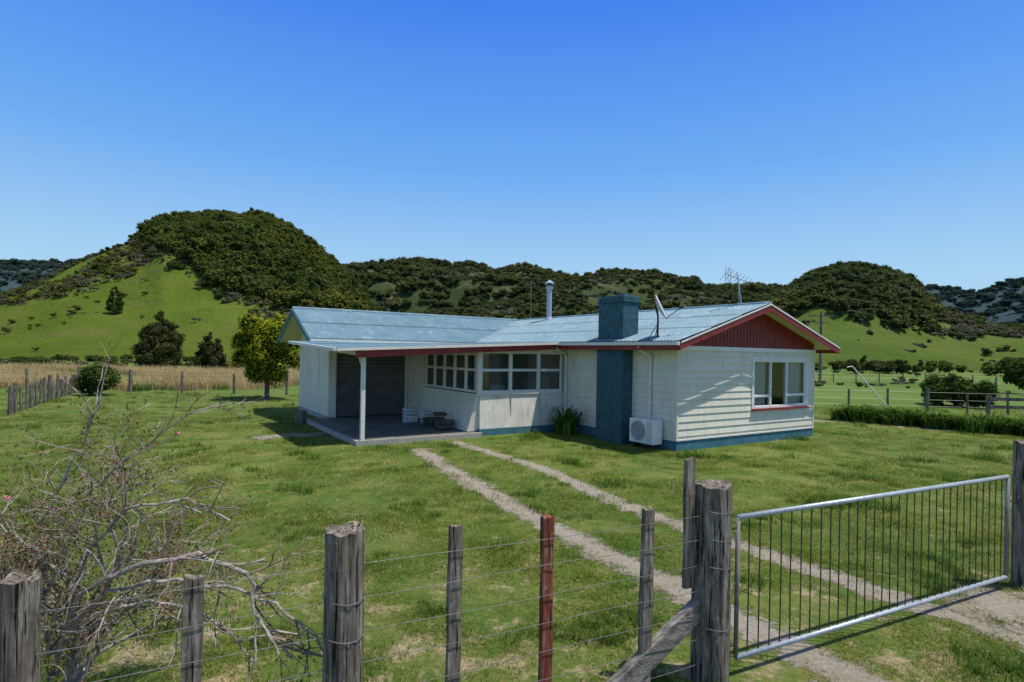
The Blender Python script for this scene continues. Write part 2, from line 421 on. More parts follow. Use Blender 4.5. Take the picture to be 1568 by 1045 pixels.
gw.box(mb, WU0 - .06, WU0 - .003, .0, .045, WZ0 - .003, WZ1 + .06, 1); gw.box(mb, WU1 + .003, WU1 + .06, .0, .045, WZ0 - .003, WZ1 + .06, 1)
gw.box(mb, WU0, WU1, .0, .045, WZ1 + .003, WZ1 + .06, 1)
mb.build('gable_window_trim', [M_red, M_white], house)
mb = MB()
mb.box(.1, L1 - .1, .1, 4.5, .32, .34, 0); mb.box(.1, L1 - .1, 4.4, 4.5, .34, 2.5, 0); mb.box(.1, L1 - .1, .1, 4.4, 2.5, 2.52, 3)
mb.box(.1, .14, .1, 4.4, .34, 2.5, 0)
for a0, a1 in ((3.12, 3.9), (4.0, 4.2), (4.8, 5.73)):
    n = 18
    for i in range(n):
        x0 = a0 + (a1 - a0) * i / n; x1 = a0 + (a1 - a0) * (i + 1) / n; o = .03 * (i % 2); q = .03 * ((i + 1) % 2)
        mb.poly([(x0, .12 + o, WZ0), (x1, .12 + q, WZ0), (x1, .12 + q, WZ1), (x0, .12 + o, WZ1)], 1)
mb.build('room_interior', [M_inwh, M_curt, M_white, M_inwh], house)
mb = MB()
mb.box(-.40, .1, 1.55, 2.6, -.1, 2.8, 0)
mb.box(-.40, .18, 1.56, 2.56, 2.8, 3.86, 0)
mb.box(-.43, .21, 1.53, 2.59, 3.86, 3.92, 0)
mb.box(-.41, .19, 1.55, 2.57, 3.92, 4.04, 0)
mb.box(-.30, -.05, 1.65, 1.9, 4.04, 4.10, 0); mb.box(-.30, -.05, 2.1, 2.4, 4.04, 4.08, 0)
mb.build('blue_chimney', [M_blue], house, bevel=.012)
mb = MB()
fu, fv = 2.85, 9.3
mb.tube([(fu, fv, 3.6), (fu, fv, 5.15)], [.11, .11], 16, 0)
mb.tube([(fu, fv, 3.7), (fu, fv, 3.95)], [.22, .12], 16, 0)
mb.tube([(fu, fv, 5.1), (fu, fv, 5.22)], [.15, .15], 16, 0)
mb.tube([(fu, fv, 5.22), (fu, fv, 5.32)], [.07, .07], 10, 1)
mb.tube([(fu, fv, 5.32), (fu, fv, 5.36), (fu, fv, 5.47)], [.2, .2, .02], 16, 0)
mb.build('metal_flue', [M_galv, M_bar], house)
mb = MB()
for v in (.85, 4.42):
    mb.tube([(-.52, v, 2.66), (-.45, v, 2.55), (-.1, v, 2.42), (-.07, v, 2.3), (-.07, v, .2)], [.038] * 5, 10)
    for z in (.7, 1.6): mb.box(-.12, -.02, v - .045, v + .045, z, z + .03)
mb.build('downpipes', [M_whitew], house, smooth=False)

hp = empty('heat_pump_unit', h2w(-.28, .78), TH)
mb = MB()
mb.box(-.17, .17, -.42, .42, .14, .76, 0)
mb.box(-.15, .15, -.36, -.28, 0.0, .14, 1); mb.box(-.15, .15, .28, .36, 0.0, .14, 1)
o = mb.build('casing', [M_white, M_black], hp, bevel=.015)
mb = MB()
for r in (.06, .11, .16, .21, .25):
    pts = [(-.185, .1 + r * math.cos(t), .46 + r * math.sin(t)) for t in np.linspace(0, 2 * math.pi, 25)]
    mb.tube(pts, [.007] * 25, 4, 0, cap=False)
for k in range(12):
    t = k * math.pi / 6; mb.tube([(-.186, .1 + .04 * math.cos(t), .46 + .04 * math.sin(t)), (-.186, .1 + .25 * math.cos(t), .46 + .25 * math.sin(t))], [.005, .005], 4, 0, cap=False)
mb.tube([(-.172, .1, .46), (-.178, .1, .46)], [.26, .26], 28, 1)
for k in range(12):
    z = .2 + k * .045; mb.box(-.178, -.17, -.38, -.2, z, z + .012, 1)
mb.build('fan_grille', [M_dish, M_fan], hp)
for (u, v, s) in ((-3.95, 7.6, 1.0), (-3.62, 7.0, .85)):
    cr = empty('storage_crate', h2w(u, v, .11), TH)
    mb = MB()
    mb.box(-.2 * s, .2 * s, -.16 * s, .16 * s, 0, .03)
    for k in range(4):
        z = .04 + k * .11 * s
        mb.box(-.2 * s, .2 * s, -.17 * s, -.155 * s, z, z + .08 * s); mb.box(-.2 * s, .2 * s, .155 * s, .17 * s, z, z + .08 * s)
        mb.box(-.2 * s, -.185 * s, -.15 * s, .15 * s, z, z + .08 * s); mb.box(.185 * s, .2 * s, -.15 * s, .15 * s, z, z + .08 * s)
    for a in (-.18, .18):
        for b in (-.14, .14): mb.box((a - .012) * s, (a + .012) * s, (b - .012) * s, (b + .012) * s, .03, .47 * s, 1)
    mb.build('slatted_box', [M_dish, M_black], cr)
fw = empty('firewood_pile', h2w(-3.75, 6.0, .11), TH)
mb = MB()
for i in range(34):
    y = R.uniform(-.7, .7); z = R.uniform(.05, .48 - .35 * abs(y)); x = R.uniform(-.12, .12); r = R.uniform(.035, .06)
    mb.tube([(x - .18, y, z), (x + .18, y + R.uniform(-.06, .06), z)], [r, r], 7, 0)
mb.build('split_logs', [M_bark], fw)
st = empty('timber_stump', h2w(-6.95, 9.5), TH)
mb = MB(); mb.tube([(0, 0, 0), (0, 0, .25), (.01, 0, .42)], [.19, .17, .165], 12, 0, jit=.06)
mb.build('log', [M_postw], st)

sd = empty('satellite_dish', h2w(-.25, .45, EZ + pitch * .25), 0)
mb = MB()
nrm = Vector((.86, -.30, .42)).normalized(); ctr = Vector((.0, .0, .80))
ux = nrm.cross(Vector((0, 0, 1))).normalized(); uy = ux.cross(nrm).normalized()
rings = []
for i in range(7):
    r = .34 * i / 6; d = .09 * (i / 6) ** 2
    b = len(mb.v)
    for k in range(28):
        t = 2 * math.pi * k / 28; mb.v.append(tuple(ctr + ux * r * .92 * math.cos(t) + uy * r * math.sin(t) + nrm * d))
    rings.append(b)
for a, b in zip(rings, rings[1:]):
    for k in range(28): mb.f.append((a + k, a + (k + 1) % 28, b + (k + 1) % 28, b + k)); mb.m.append(0)
o = mb.build('reflector', [M_dish], sd, smooth=True)
so = o.modifiers.new('s', 'SOLIDIFY'); so.thickness = .012
mb = MB()
mb.tube([(0, 0, .0), (0, 0, .6), ctr - nrm * .05], [.025, .025, .03], 8, 0)
mb.tube([(-.25, 0, -.0), (0, 0, .4)], [.012, .012], 6, 0); mb.tube([(.0, .3, .0), (0, 0, .4)], [.012, .012], 6, 0)
lnb = ctr + nrm * .52 - uy * .22
mb.tube([ctr - uy * .33 + nrm * .05, lnb], [.012, .012], 6, 0)
mb.tube([lnb - nrm * .05, lnb + nrm * .08 ], [.035, .03], 10, 0)
mb.build('mount_and_arm', [M_black], sd)

ta = empty('tv_antenna', h2w(3.1, .5, RZ), 0)
mb = MB()
mb.tube([(.1, 0, 0), (-.05, 0, .95)], [.022, .018], 8, 0)
mb.tube([(.1, .25, .0), (0, 0, .6)], [.008, .008], 6, 0)
b0, b1 = Vector((-.42, -.1, .93)), Vector((.32, .08, .72))
mb.tube([b0, b1], [.014, .014], 6, 0)
for i in range(7):
    p = b0.lerp(b1, i / 6); d = Vector((.12, -.5, .28)) * (.5 - .03 * i)
    mb.tube([p - d, p + d], [.008, .008], 5, 0)
for i in range(3):
    p = b0.lerp(b1, i / 9); mb.tube([p - Vector((0, 0, .22)), p + Vector((0, 0, .22))], [.008, .008], 5, 0)
mb.build('mast_and_elements', [M_galv], ta)

# ------------------------------------------------------------ GROUND
def axis_vals(lim_lo, lim_hi, near=30, step=.5):
    v = list(np.arange(-near, near + .01, step)); x = near; s = step
    while x < lim_hi: s *= 1.12; x += s; v.append(x)
    x = -near; s = step
    while x > lim_lo: s *= 1.12; x -= s; v.append(x)
    return np.array(sorted(v))
xs = axis_vals(-4500, 4500); ys = axis_vals(-300, 6000, 34)
X, Yg = np.meshgrid(xs, ys)
Z = np.zeros_like(X)
verts = np.stack([X.ravel(), Yg.ravel(), Z.ravel()], 1)
nx, ny = len(xs), len(ys)
idx = np.arange(nx * ny).reshape(ny, nx)
faces = np.stack([idx[:-1, :-1].ravel(), idx[:-1, 1:].ravel(), idx[1:, 1:].ravel(), idx[1:, :-1].ravel()], 1)
me = bpy.data.meshes.new('ground'); me.from_pydata(verts.tolist(), [], faces.tolist())
ground = bpy.data.objects.new('ground', me); col.objects.link(ground)
m, nt, out = newmat('lawn_and_pasture')
pos = N(nt, 'ShaderNodeNewGeometry').outputs['Position']
sx = N(nt, 'ShaderNodeSeparateXYZ'); nt.links.new(pos, sx.inputs[0])
fine = noise_tex(nt, pos, 14, 8, .8); midn = noise_tex(nt, pos, 1.1, 6, .65); big = noise_tex(nt, pos, .22, 5, .6)
g1 = ramp(nt, fine, [(.3, (.052, .088, .014)), (.5, (.090, .142, .024)), (.7, (.145, .20, .042))])
g2 = ramp(nt, fine, [(.3, (.085, .112, .022)), (.5, (.16, .182, .044)), (.7, (.25, .24, .085))])
lawn = mixc(nt, ramp(nt, midn, [(.42, 0.0), (.62, 1.0)]), g1, g2)
lawn = mixc(nt, ramp(nt, big, [(.4, 0.0), (.6, 1.0)]), mixc(nt, 1.0, lawn, (.76, .84, .8), 'MULTIPLY'), lawn)
mr = N(nt, 'ShaderNodeMapRange'); nt.links.new(sx.outputs['Y'], mr.inputs[0])
mr.inputs[1].default_value = 3.2; mr.inputs[2].default_value = 8.0; mr.inputs[3].default_value = .13; mr.inputs[4].default_value = .0
bm = math_n(nt, 'ADD', noise_tex(nt, pos, 2.1, 8, .75), mr.outputs[0])
lawn = mixc(nt, ramp(nt, bm, [(.60, 0.0), (.70, .85)]), lawn, ramp(nt, fine, [(.3, (.28, .20, .11)), (.7, (.52, .41, .28))]))
far = ramp(nt, noise_tex(nt, pos, .06, 8, .7), [(.35, (.07, .115, .020)), (.55, (.105, .16, .032)), (.7, (.18, .18, .06))])
mr2 = N(nt, 'ShaderNodeMapRange'); nt.links.new(sx.outputs['Y'], mr2.inputs[0])
mr2.inputs[1].default_value = 27; mr2.inputs[2].default_value = 34
c = mixc(nt, mr2.outputs[0], lawn, far)
p = N(nt, 'ShaderNodeBsdfPrincipled'); nt.links.new(c, p.inputs['Base Color']); p.inputs['Roughness'].default_value = .95
p.inputs['Specular IOR Level'].default_value = .1
b = N(nt, 'ShaderNodeBump'); b.inputs['Strength'].default_value = .8; b.inputs['Distance'].default_value = .04
nt.links.new(fine, b.inputs['Height']); nt.links.new(b.outputs[0], p.inputs['Normal'])
nt.links.new(p.outputs[0], out.inputs[0])
me.materials.append(m)

def gravel_mat():
    m, nt, out = newmat('gravel_track')
    pos = N(nt, 'ShaderNodeNewGeometry').outputs['Position']
    c = ramp(nt, noise_tex(nt, pos, 28, 8, .85), [(.3, (.15, .13, .10)), (.5, (.29, .255, .205)), (.72, (.44, .395, .335))])
    c = mixc(nt, ramp(nt, noise_tex(nt, pos, 2.2, 8, .75), [(.5, 0.0), (.66, .8)]), c, (.21, .18, .11))
    p = N(nt, 'ShaderNodeBsdfPrincipled'); nt.links.new(c, p.inputs['Base Color']); p.inputs['Roughness'].default_value = .95
    p.inputs['Specular IOR Level'].default_value = .1
    b = N(nt, 'ShaderNodeBump'); b.inputs['Strength'].default_value = .9; b.inputs['Distance'].default_value = .02
    nt.links.new(noise_tex(nt, pos, 40, 8, .8), b.inputs['Height']); nt.links.new(b.outputs[0], p.inputs['Normal'])
    at = N(nt, 'ShaderNodeAttribute'); at.attribute_name = 'edge'
    e = math_n(nt, 'ADD', at.outputs['Fac'], math_n(nt, 'MULTIPLY', math_n(nt, 'SUBTRACT', noise_tex(nt, pos, 3.0, 9, .85), .5), 3.4))
    a = ramp(nt, e, [(.36, 0.0), (.5, 1.0)])
    tr = N(nt, 'ShaderNodeBsdfTransparent'); mx = N(nt, 'ShaderNodeMixShader')
    nt.links.new(a, mx.inputs[0]); nt.links.new(tr.outputs[0], mx.inputs[1]); nt.links.new(p.outputs[0], mx.inputs[2])
    nt.links.new(mx.outputs[0], out.inputs[0])
    return m
M_grav = gravel_mat()
def ribbon(name, pts, wid, z, seed, nsub=20):
    mb = MB(); pts = [Vector((*p, 0)) for p in pts]
    P = []
    for i in range(len(pts) - 1):
        p0, p1, p2, p3 = pts[max(i - 1, 0)], pts[i], pts[i + 1], pts[min(i + 2, len(pts) - 1)]
        for k in range(nsub):
            t = k / nsub
            P.append(.5 * ((2 * p1) + (p2 - p0) * t + (2 * p0 - 5 * p1 + 4 * p2 - p3) * t * t + (-p0 + 3 * p1 - 3 * p2 + p3) * t ** 3))
    P.append(pts[-1]); E = []
    K = 6
    for i, p in enumerate(P):
        d = (P[min(i + 1, len(P) - 1)] - P[max(i - 1, 0)]).normalized(); s = Vector((-d.y, d.x, 0))
        wl = wid * .85
        for k in range(K + 1):
            q = p + s * (-wl + 2 * wl * k / K); mb.v.append((q.x, q.y, z)); E.append((1 - abs(2 * k / K - 1)) * min(1, (len(P) - 1 - i) / 5, i / 5))
    for i in range(len(P) - 1):
        for k in range(K):
            q = i * (K + 1) + k; mb.f.append((q, q + 1, q + K + 2, q + K + 1)); mb.m.append(0)
    o = mb.build(name, [M_grav])
    a = o.data.attributes.new('edge', 'FLOAT', 'POINT'); a.data.foreach_set('value', E)
    return P
tr1 = [(-2.35, 14.4), (-1.7, 12.8), (-.21, 9.57), (.72, 7.76), (1.57, 6.22), (2.0, 5.45), (2.34, 4.85), (3.0, 3.6), (3.6, 2.3)]
tr2 = [(-1.6, 15.6), (-.6, 14.0), (.68, 12.0), (1.8, 9.29), (2.49, 8.08), (3.28, 6.84), (3.92, 5.82), (4.4, 5.1), (5.2, 3.6)]
T1 = ribbon('wheel_track', tr1, .44, .004, 1); T2 = ribbon('wheel_track', tr2, .38, .004, 2)
ribbon('gravel_driveway', [(4.6, 6.1), (5.3, 5.0), (5.9, 3.9), (6.3, 2.6), (6.6, 1.0)], 1.1, .008, 4)
ribbon('bare_soil_patch', [(-6.9, 15.3), (-6.2, 16.0), (-5.2, 16.4)], .7, .006, 6)
ribbon('garden_path', [(10.8, 22.4), (13.2, 21.9), (15.5, 19.4)], .35, .004, 8)
TP = np.array([(p.x, p.y) for p in T1 + T2])
def track_d(x, y): return np.min(np.hypot(TP[:, 0] - x, TP[:, 1] - y))

# ------------------------------------------------------------ scatter via geometry nodes
def scatter(name, pts, scl, rot, pid, protos):
    c = bpy.data.collections.new(name + '_parts')
    for o in protos: c.objects.link(o)
    me = bpy.data.meshes.new(name); me.from_pydata([tuple(p) for p in pts], [], [])
    a = me.attributes.new('scl', 'FLOAT_VECTOR', 'POINT'); a.data.foreach_set('vector', np.array(scl, dtype=np.float32).ravel())
    a = me.attributes.new('rot', 'FLOAT_VECTOR', 'POINT'); a.data.foreach_set('vector', np.array(rot, dtype=np.float32).ravel())
    a = me.attributes.new('pid', 'INT', 'POINT'); a.data.foreach_set('value', np.array(pid, dtype=np.int32))
    o = bpy.data.objects.new(name, me); col.objects.link(o)
    g = bpy.data.node_groups.new(name + '_gn', 'GeometryNodeTree')
    g.interface.new_socket('Geometry', in_out='INPUT', socket_type='NodeSocketGeometry')
    g.interface.new_socket('Geometry', in_out='OUTPUT', socket_type='NodeSocketGeometry')
    gi = g.nodes.new('NodeGroupInput'); go = g.nodes.new('NodeGroupOutput')
    iop = g.nodes.new('GeometryNodeInstanceOnPoints'); ci = g.nodes.new('GeometryNodeCollectionInfo')
    ci.inputs['Collection'].default_value = c; ci.inputs['Separate Children'].default_value = True; ci.inputs['Reset Children'].default_value = True
    def na(nm, t):
        n = g.nodes.new('GeometryNodeInputNamedAttribute'); n.data_type = t; n.inputs['Name'].default_value = nm
        return n.outputs['Attribute']
    e = g.nodes.new('FunctionNodeEulerToRotation'); g.links.new(na('rot', 'FLOAT_VECTOR'), e.inputs[0])
    g.links.new(gi.outputs[0], iop.inputs['Points']); g.links.new(ci.outputs[0], iop.inputs['Instance'])
    iop.inputs['Pick Instance'].default_value = True
    g.links.new(na('pid', 'INT'), iop.inputs['Instance Index']); g.links.new(e.outputs[0], iop.inputs['Rotation'])
    g.links.new(na('scl', 'FLOAT_VECTOR'), iop.inputs['Scale'])
    g.links.new(iop.outputs[0], go.inputs[0])
    md = o.modifiers.new('scatter', 'NODES'); md.node_group = g
    return o

def blade(mb, base, ang, lean, h, w, m=0, seg=2):
    dx, dy = math.cos(ang), math.sin(ang); px, py = -dy, dx
    prev = None
    for i in range(seg + 1):
        t = i / seg; r = lean * t * t; z = h * (t - .25 * lean / max(h, .01) * t * t * .3)
        ww = w * (1 - t) ** .7 / 2
        a = (base[0] + dx * r - px * ww, base[1] + dy * r - py * ww, base[2] + z)
        b = (base[0] + dx * r + px * ww, base[1] + dy * r + py * ww, base[2] + z)
        if prev: mb.poly([prev[0], prev[1], b, a] if i < seg else [prev[0], prev[1], a], m)
        prev = (a, b)

def tuft(name, n, rad, h, w, mats, lean=.5):
    mb = MB()
    for i in range(n):
        a = R.uniform(0, 6.28); r = rad * math.sqrt(R.random()); hh = h * R.uniform(.5, 1.1)
        blade(mb, (r * math.cos(a), r * math.sin(a), -.003), R.uniform(0, 6.28), hh * lean * R.uniform(.3, 1.6), hh, w * R.uniform(.7, 1.3))
    return mb.build(name, mats, link=False)
M_grass = leafmat('grass_blade', [(.070, .120, .016), (.112, .175, .027), (.155, .22, .040), (.27, .27, .080)], .4, True, .5, lo=(.68, .80, .8), hi=(1.35, 1.1, 1.0))
M_dry = leafmat('dry_grass_blade', [(.36, .25, .11), (.52, .37, .18), (.64, .48, .26), (.22, .23, .08)], .35, True)
M_weed = leafmat('lush_grass_blade', [(.05, .10, .016), (.085, .155, .024), (.12, .195, .034)], .4, True)
gp = [tuft('grass_tuft_%d' % i, 28, .10, .030 + .007 * i, .0045, [M_grass], 1.0) for i in range(3)] + [tuft('grass_tuft_dry', 20, .10, .028, .004, [M_dry], 1.0), tuft('grass_tuft_lush', 30, .09, .085, .006, [M_weed], .8)]
pts = []; scl = []; rot = []; pid = []
def in_house(x, y):
    c, s = math.cos(TH), math.sin(TH); dx, dy = x - 4.18, y - 14.49
    u = c * dx + s * dy; v = -s * dx + c * dy
    return (-.0 < u < 6.2 and 0 < v < 14) or (-6.8 < u < 0 and 4.3 < v < 14) or (-3.2 < u < 0 and v > 4.4 and v < 14)
def fy(x): return 4.3 + .49 * (x - 1.53)
for (y0, y1, dens, sc) in ((2.0, 5.5, 190, 1.0), (5.5, 9, 105, 1.15), (9, 14, 42, 1.5), (14, 20, 16, 1.9), (20, 30, 5, 2.3)):
    half = y1 * 1.0 + 3
    n = int((y1 - y0) * 2 * half * dens)
    for _ in range(n):
        x = R.uniform(-half, half); y = R.uniform(y0, y1)
        if in_house(x, y): continue
        td = track_d(x, y)
        if td < .13 and R.random() < .78: continue
        if td < .26 and R.random() < .35: continue
        bare = noise.noise(Vector((x * .55, y * .55, 3.3))) + .5 * noise.noise(Vector((x * 1.7, y * 1.7, 1))) + (.22 if y < 6 else 0)
        if bare > .40 and R.random() < .8: continue
        if x > 4.2 and y < 5.6 and x + y * .55 > 7.6 and R.random() < .8: continue
        k = sc * R.uniform(.75, 1.3) * (1.1 + .7 * noise.noise(Vector((x * .8, y * .8, 0))))
        lush = (abs(y - fy(x)) < .25 and x < 1.7 and R.random() < .5) or (noise.noise(Vector((x * .9, y * .9, 30))) > .30 and R.random() < .4)
        pts.append((x, y, 0)); scl.append((k, k, k * R.uniform(.7, 1.1))); rot.append((0, 0, R.uniform(0, 6.28)))
        pid.append(4 if lush else 3 if R.random() < (.10 + (.4 if bare > .25 else 0)) else R.randrange(3))
scatter('lawn_grass', pts, scl, rot, pid, gp)
dp = [tuft('dry_tuft_%d' % i, 70, .5, .75, .02, [M_dry], .45) for i in range(3)] + [tuft('green_tuft', 60, .5, .5, .03, [M_weed], .6)]
pts = []; scl = []; rot = []; pid = []
for _ in range(4200):
    y = R.uniform(31, 55); x = R.uniform(-60, -9 if y < 40 else -4)
    if noise.noise(Vector((x * .12, y * .12, 2))) < -.12: continue
    pts.append((x, y, 0)); k = R.uniform(.5, 1.3); scl.append((k, k, k)); rot.append((0, 0, R.uniform(0, 6.28))); pid.append(3 if R.random() < .25 else R.randrange(3))
scatter('long_dry_grass', pts, scl, rot, pid, dp)

# ------------------------------------------------------------ foliage protos
def crown(mb, blobs, n, ls, m=0, core=None):
    vol = [b[3] ** 2 for b in blobs]; tot = sum(vol)
    for (x, y, z, r, *e) in blobs:
        ez = e[0] if e else 1.0
        k = int(n * r * r / tot)
        for _ in range(k):
            d = Vector((R.gauss(0, 1), R.gauss(0, 1), R.gauss(0, 1))).normalized()
            rr = r * (R.random() ** .35) * (1 + .25 * noise.noise(d * 2.5 + Vector((x, y, z))))
            c = Vector((x + d.x * rr, y + d.y * rr, z + d.z * rr * ez))
            nrm = (d + Vector((R.gauss(0, .45), R.gauss(0, .45), R.gauss(0, .45) + .5))).normalized()
            a = nrm.orthogonal().normalized(); b = nrm.cross(a)
            t = R.uniform(0, 6.28); a, b = a * math.cos(t) + b * math.sin(t), -a * math.sin(t) + b * math.cos(t)
            s = ls * R.uniform(.6, 1.3)
            mb.poly([c - a * s, c + b * s * .55, c + a * s, c - b * s * .55], m)
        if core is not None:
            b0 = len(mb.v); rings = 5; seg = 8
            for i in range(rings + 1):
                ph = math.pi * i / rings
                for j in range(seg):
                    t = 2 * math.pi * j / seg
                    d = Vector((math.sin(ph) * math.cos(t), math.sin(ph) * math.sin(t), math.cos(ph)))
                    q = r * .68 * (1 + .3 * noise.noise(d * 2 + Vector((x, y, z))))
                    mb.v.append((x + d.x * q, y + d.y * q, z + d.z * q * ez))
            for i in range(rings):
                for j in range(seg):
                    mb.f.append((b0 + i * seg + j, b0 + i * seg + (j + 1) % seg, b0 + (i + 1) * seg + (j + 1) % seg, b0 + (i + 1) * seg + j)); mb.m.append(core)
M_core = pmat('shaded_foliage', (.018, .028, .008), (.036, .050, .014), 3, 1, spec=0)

def forest_proto(name, mat, n=340, kind=0):
    mb = MB()
    bl = []
    if kind == 0:
        for _ in range(6):
            a = R.uniform(0, 6.28); r = R.uniform(.2, .6)
            bl.append((r * math.cos(a), r * math.sin(a), R.uniform(.25, .7), R.uniform(.26, .46), .8))
    elif kind == 1:
        for i in range(5):
            bl.append((R.uniform(-.14, .14), R.uniform(-.14, .14), .25 + .24 * i, .42 - .05 * i, 1.0))
    else:
        for _ in range(6):
            a = R.uniform(0, 6.28); r = R.uniform(.3, .8)
            bl.append((r * math.cos(a), r * math.sin(a), R.uniform(.1, .25), R.uniform(.2, .36), .8))
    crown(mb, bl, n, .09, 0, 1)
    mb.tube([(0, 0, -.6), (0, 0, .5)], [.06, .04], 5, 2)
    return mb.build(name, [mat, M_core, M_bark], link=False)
FLo, FHi = (.65, .78, .9), (1.5, 1.28, 1.05)
M_f1 = leafmat('bush_foliage', [(.030, .052, .011), (.055, .082, .017), (.09, .115, .025), (.15, .155, .036)], .2, pscale=.035, lo=FLo, hi=FHi)
M_f2 = leafmat('olive_foliage', [(.06, .075, .016), (.11, .12, .026), (.18, .175, .045)], .2, pscale=.035, lo=FLo, hi=FHi)
M_f3 = leafmat('grey_scrub_foliage', [(.10, .09, .06), (.18, .16, .11), (.26, .23, .17)], .2)
M_f4 = leafmat('pine_foliage', [(.016, .032, .010), (.032, .052, .016)], .15)
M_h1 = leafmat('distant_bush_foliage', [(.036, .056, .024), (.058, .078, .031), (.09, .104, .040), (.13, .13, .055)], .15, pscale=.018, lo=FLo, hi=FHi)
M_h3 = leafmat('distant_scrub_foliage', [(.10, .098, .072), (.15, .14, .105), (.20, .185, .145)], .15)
M_h2 = leafmat('hazy_bush_foliage', [(.034, .062, .072), (.050, .080, .088)], .1)  # distance haze painted as a bluer leaf colour
protoN = lambda: [forest_proto('bush_a', M_f1), forest_proto('bush_b', M_f1), forest_proto('bush_c', M_f2), forest_proto('bush_d', M_f4, 260, 1), forest_proto('bush_e', M_f3, 220, 2)]
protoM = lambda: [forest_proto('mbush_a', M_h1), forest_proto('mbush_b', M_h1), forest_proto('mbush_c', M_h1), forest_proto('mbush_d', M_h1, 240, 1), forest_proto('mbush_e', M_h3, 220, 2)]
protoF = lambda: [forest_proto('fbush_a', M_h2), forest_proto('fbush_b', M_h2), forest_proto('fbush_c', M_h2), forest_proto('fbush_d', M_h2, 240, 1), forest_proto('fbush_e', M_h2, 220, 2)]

def hillmat(name, gcols, scrub, scale=.03):
    m, nt, out = newmat(name)
    pos = N(nt, 'ShaderNodeNewGeometry').outputs['Position']
    c = ramp(nt, noise_tex(nt, pos, scale, 9, .75), [(.3, gcols[0]), (.5, gcols[1]), (.7, gcols[2])])
    f = noise_tex(nt, pos, scale * 5, 9, .8)
    c = mixc(nt, ramp(nt, f, [(.54, 0.0), (.64, .8)]), c, scrub)
    p = N(nt, 'ShaderNodeBsdfPrincipled'); nt.links.new(c, p.inputs['Base Color']); p.inputs['Roughness'].default_value = 1
    p.inputs['Specular IOR Level'].default_value = 0
    b = N(nt, 'ShaderNodeBump'); b.inputs['Strength'].default_value = 1; b.inputs['Distance'].default_value = 3
    nt.links.new(noise_tex(nt, pos, scale * 6, 9, .75), b.inputs['Height']); nt.links.new(b.outputs[0], p.inputs['Normal'])
    nt.links.new(p.outputs[0], out.inputs[0])
    return m

def make_hill(name, D, y0, prof, treeh, mat, az0, az1, power=1.0, amp=.12, nscale=.02, na=170, nr=60, back=1.5):
    P = [unproj(*p) for p in prof]
    ax = np.array([(p[0] - 784) / F for p in P]); az = np.array([max(0, H + (HY - p[1]) * D / F - treeh) for p in P])
    a0, a1 = (az0 - 784) / F, (az1 - 784) / F
    def hf(x, y):
        a = x / y; c = float(np.interp(a, ax, az)); t = (y - y0) / (D - y0)
        if t <= 0: return 0.0
        if t <= 1:
            s = (t * t * (3 - 2 * t)) ** power
            w = 6.5 * t * (1 - t) ** 2
        else:
            q = (t - 1) / (back - 1); s = max(0, 1 - q * q * (3 - 2 * q)); w = 0
        nn = noise.noise(Vector((x * nscale, y * nscale, 1.7))) + .5 * noise.noise(Vector((x * nscale * 2.3, y * nscale * 2.3, 4)))
        return max(0, c * min(s + amp * w * nn, max(s, .97 * y / D)))
    mb = MB()
    R0, R1 = y0, y0 + (D - y0) * back
    for j in range(nr + 1):
        y = R0 + (R1 - R0) * j / nr
        for i in range(na + 1):
            a = a0 + (a1 - a0) * i / na
            mb.v.append((a * y, y, hf(a * y, y) - .15))
    for j in range(nr):
        for i in range(na):
            q = j * (na + 1) + i; mb.f.append((q, q + 1, q + na + 2, q + na + 1)); mb.m.append(0)
    mb.build(name, [mat], smooth=True)
    return hf, a0, a1, R0, R1

def forest(name, hill, n, protos, size, mask, yrange=None):
    hf, a0, a1, R0, R1 = hill
    r0, r1 = yrange or (R0, R0 + (R1 - R0) * .75)
    pts = []; scl = []; rot = []; pid = []
    tries = 0
    while len(pts) < n and tries < n * 30:
        tries += 1
        y = math.sqrt(R.uniform(r0 * r0, r1 * r1)); a = R.uniform(a0, a1); x = a * y; z = hf(x, y)
        if z < .3: continue
        px, py = proj(x, y, z)
        pr = mask(px, py, x, y)
        if pr is None: continue
        k, kinds = pr
        s = size * k * R.uniform(.5, 1.35) * (1.15 if R.random() < .12 else 1)
        pts.append((x, y, z - .1 * s)); scl.append((s * R.uniform(.85, 1.2), s * R.uniform(.85, 1.2), s * R.uniform(.75, 1.15))); rot.append((0, 0, R.uniform(0, 6.28)))
        pid.append(R.choice(kinds))
    print(name, len(pts), tries)
    scatter(name, pts, scl, rot, pid, protos)

prof_L = [(-900, 520), (-500, 480), (-200, 460), (0, 438), (60, 418), (100, 398), (140, 380), (180, 367), (225, 352), (250, 331), (300, 329), (330, 325), (370, 331), (400, 325), (430, 338), (450, 352), (480, 374), (520, 408), (550, 440), (575, 472), (600, 504), (640, 552), (700, 560)]
HM_L = hillmat('left_hill_pasture', [(.080, .13, .018), (.115, .17, .026), (.165, .195, .042)], (.17, .145, .06), .02)
hL = make_hill('grassy_hill', 300, 95, prof_L, 7.0, HM_L, -900, 690, .85, .13, .022, 260, 90)
bx = [-900, 0, 100, 180, 225, 250, 290, 330, 380, 440, 500, 560, 640]
by = [300, 300, 300, 362, 368, 378, 400, 432, 458, 474, 484, 497, 560]
def maskL(px, py, x, y):
    b = np.interp(px, bx, by) + 16 * noise.noise(Vector((x * .05, y * .05, 0)))
    if py < b:
        nn = noise.noise(Vector((x * .03, y * .03, 11)))
        if nn > .34: return (.6, [4, 4, 2])
        return (1.0, [0, 0, 1, 1, 2, 2, 0, 1]) if R.random() < .97 else (1.1, [3])
    if py < b + 24 and px > 200 and R.random() < .4: return (.55, [4, 0, 4])
    return None
forest('hill_forest', hL, 7000, protoN(), 3.8, maskL, (120, 330))
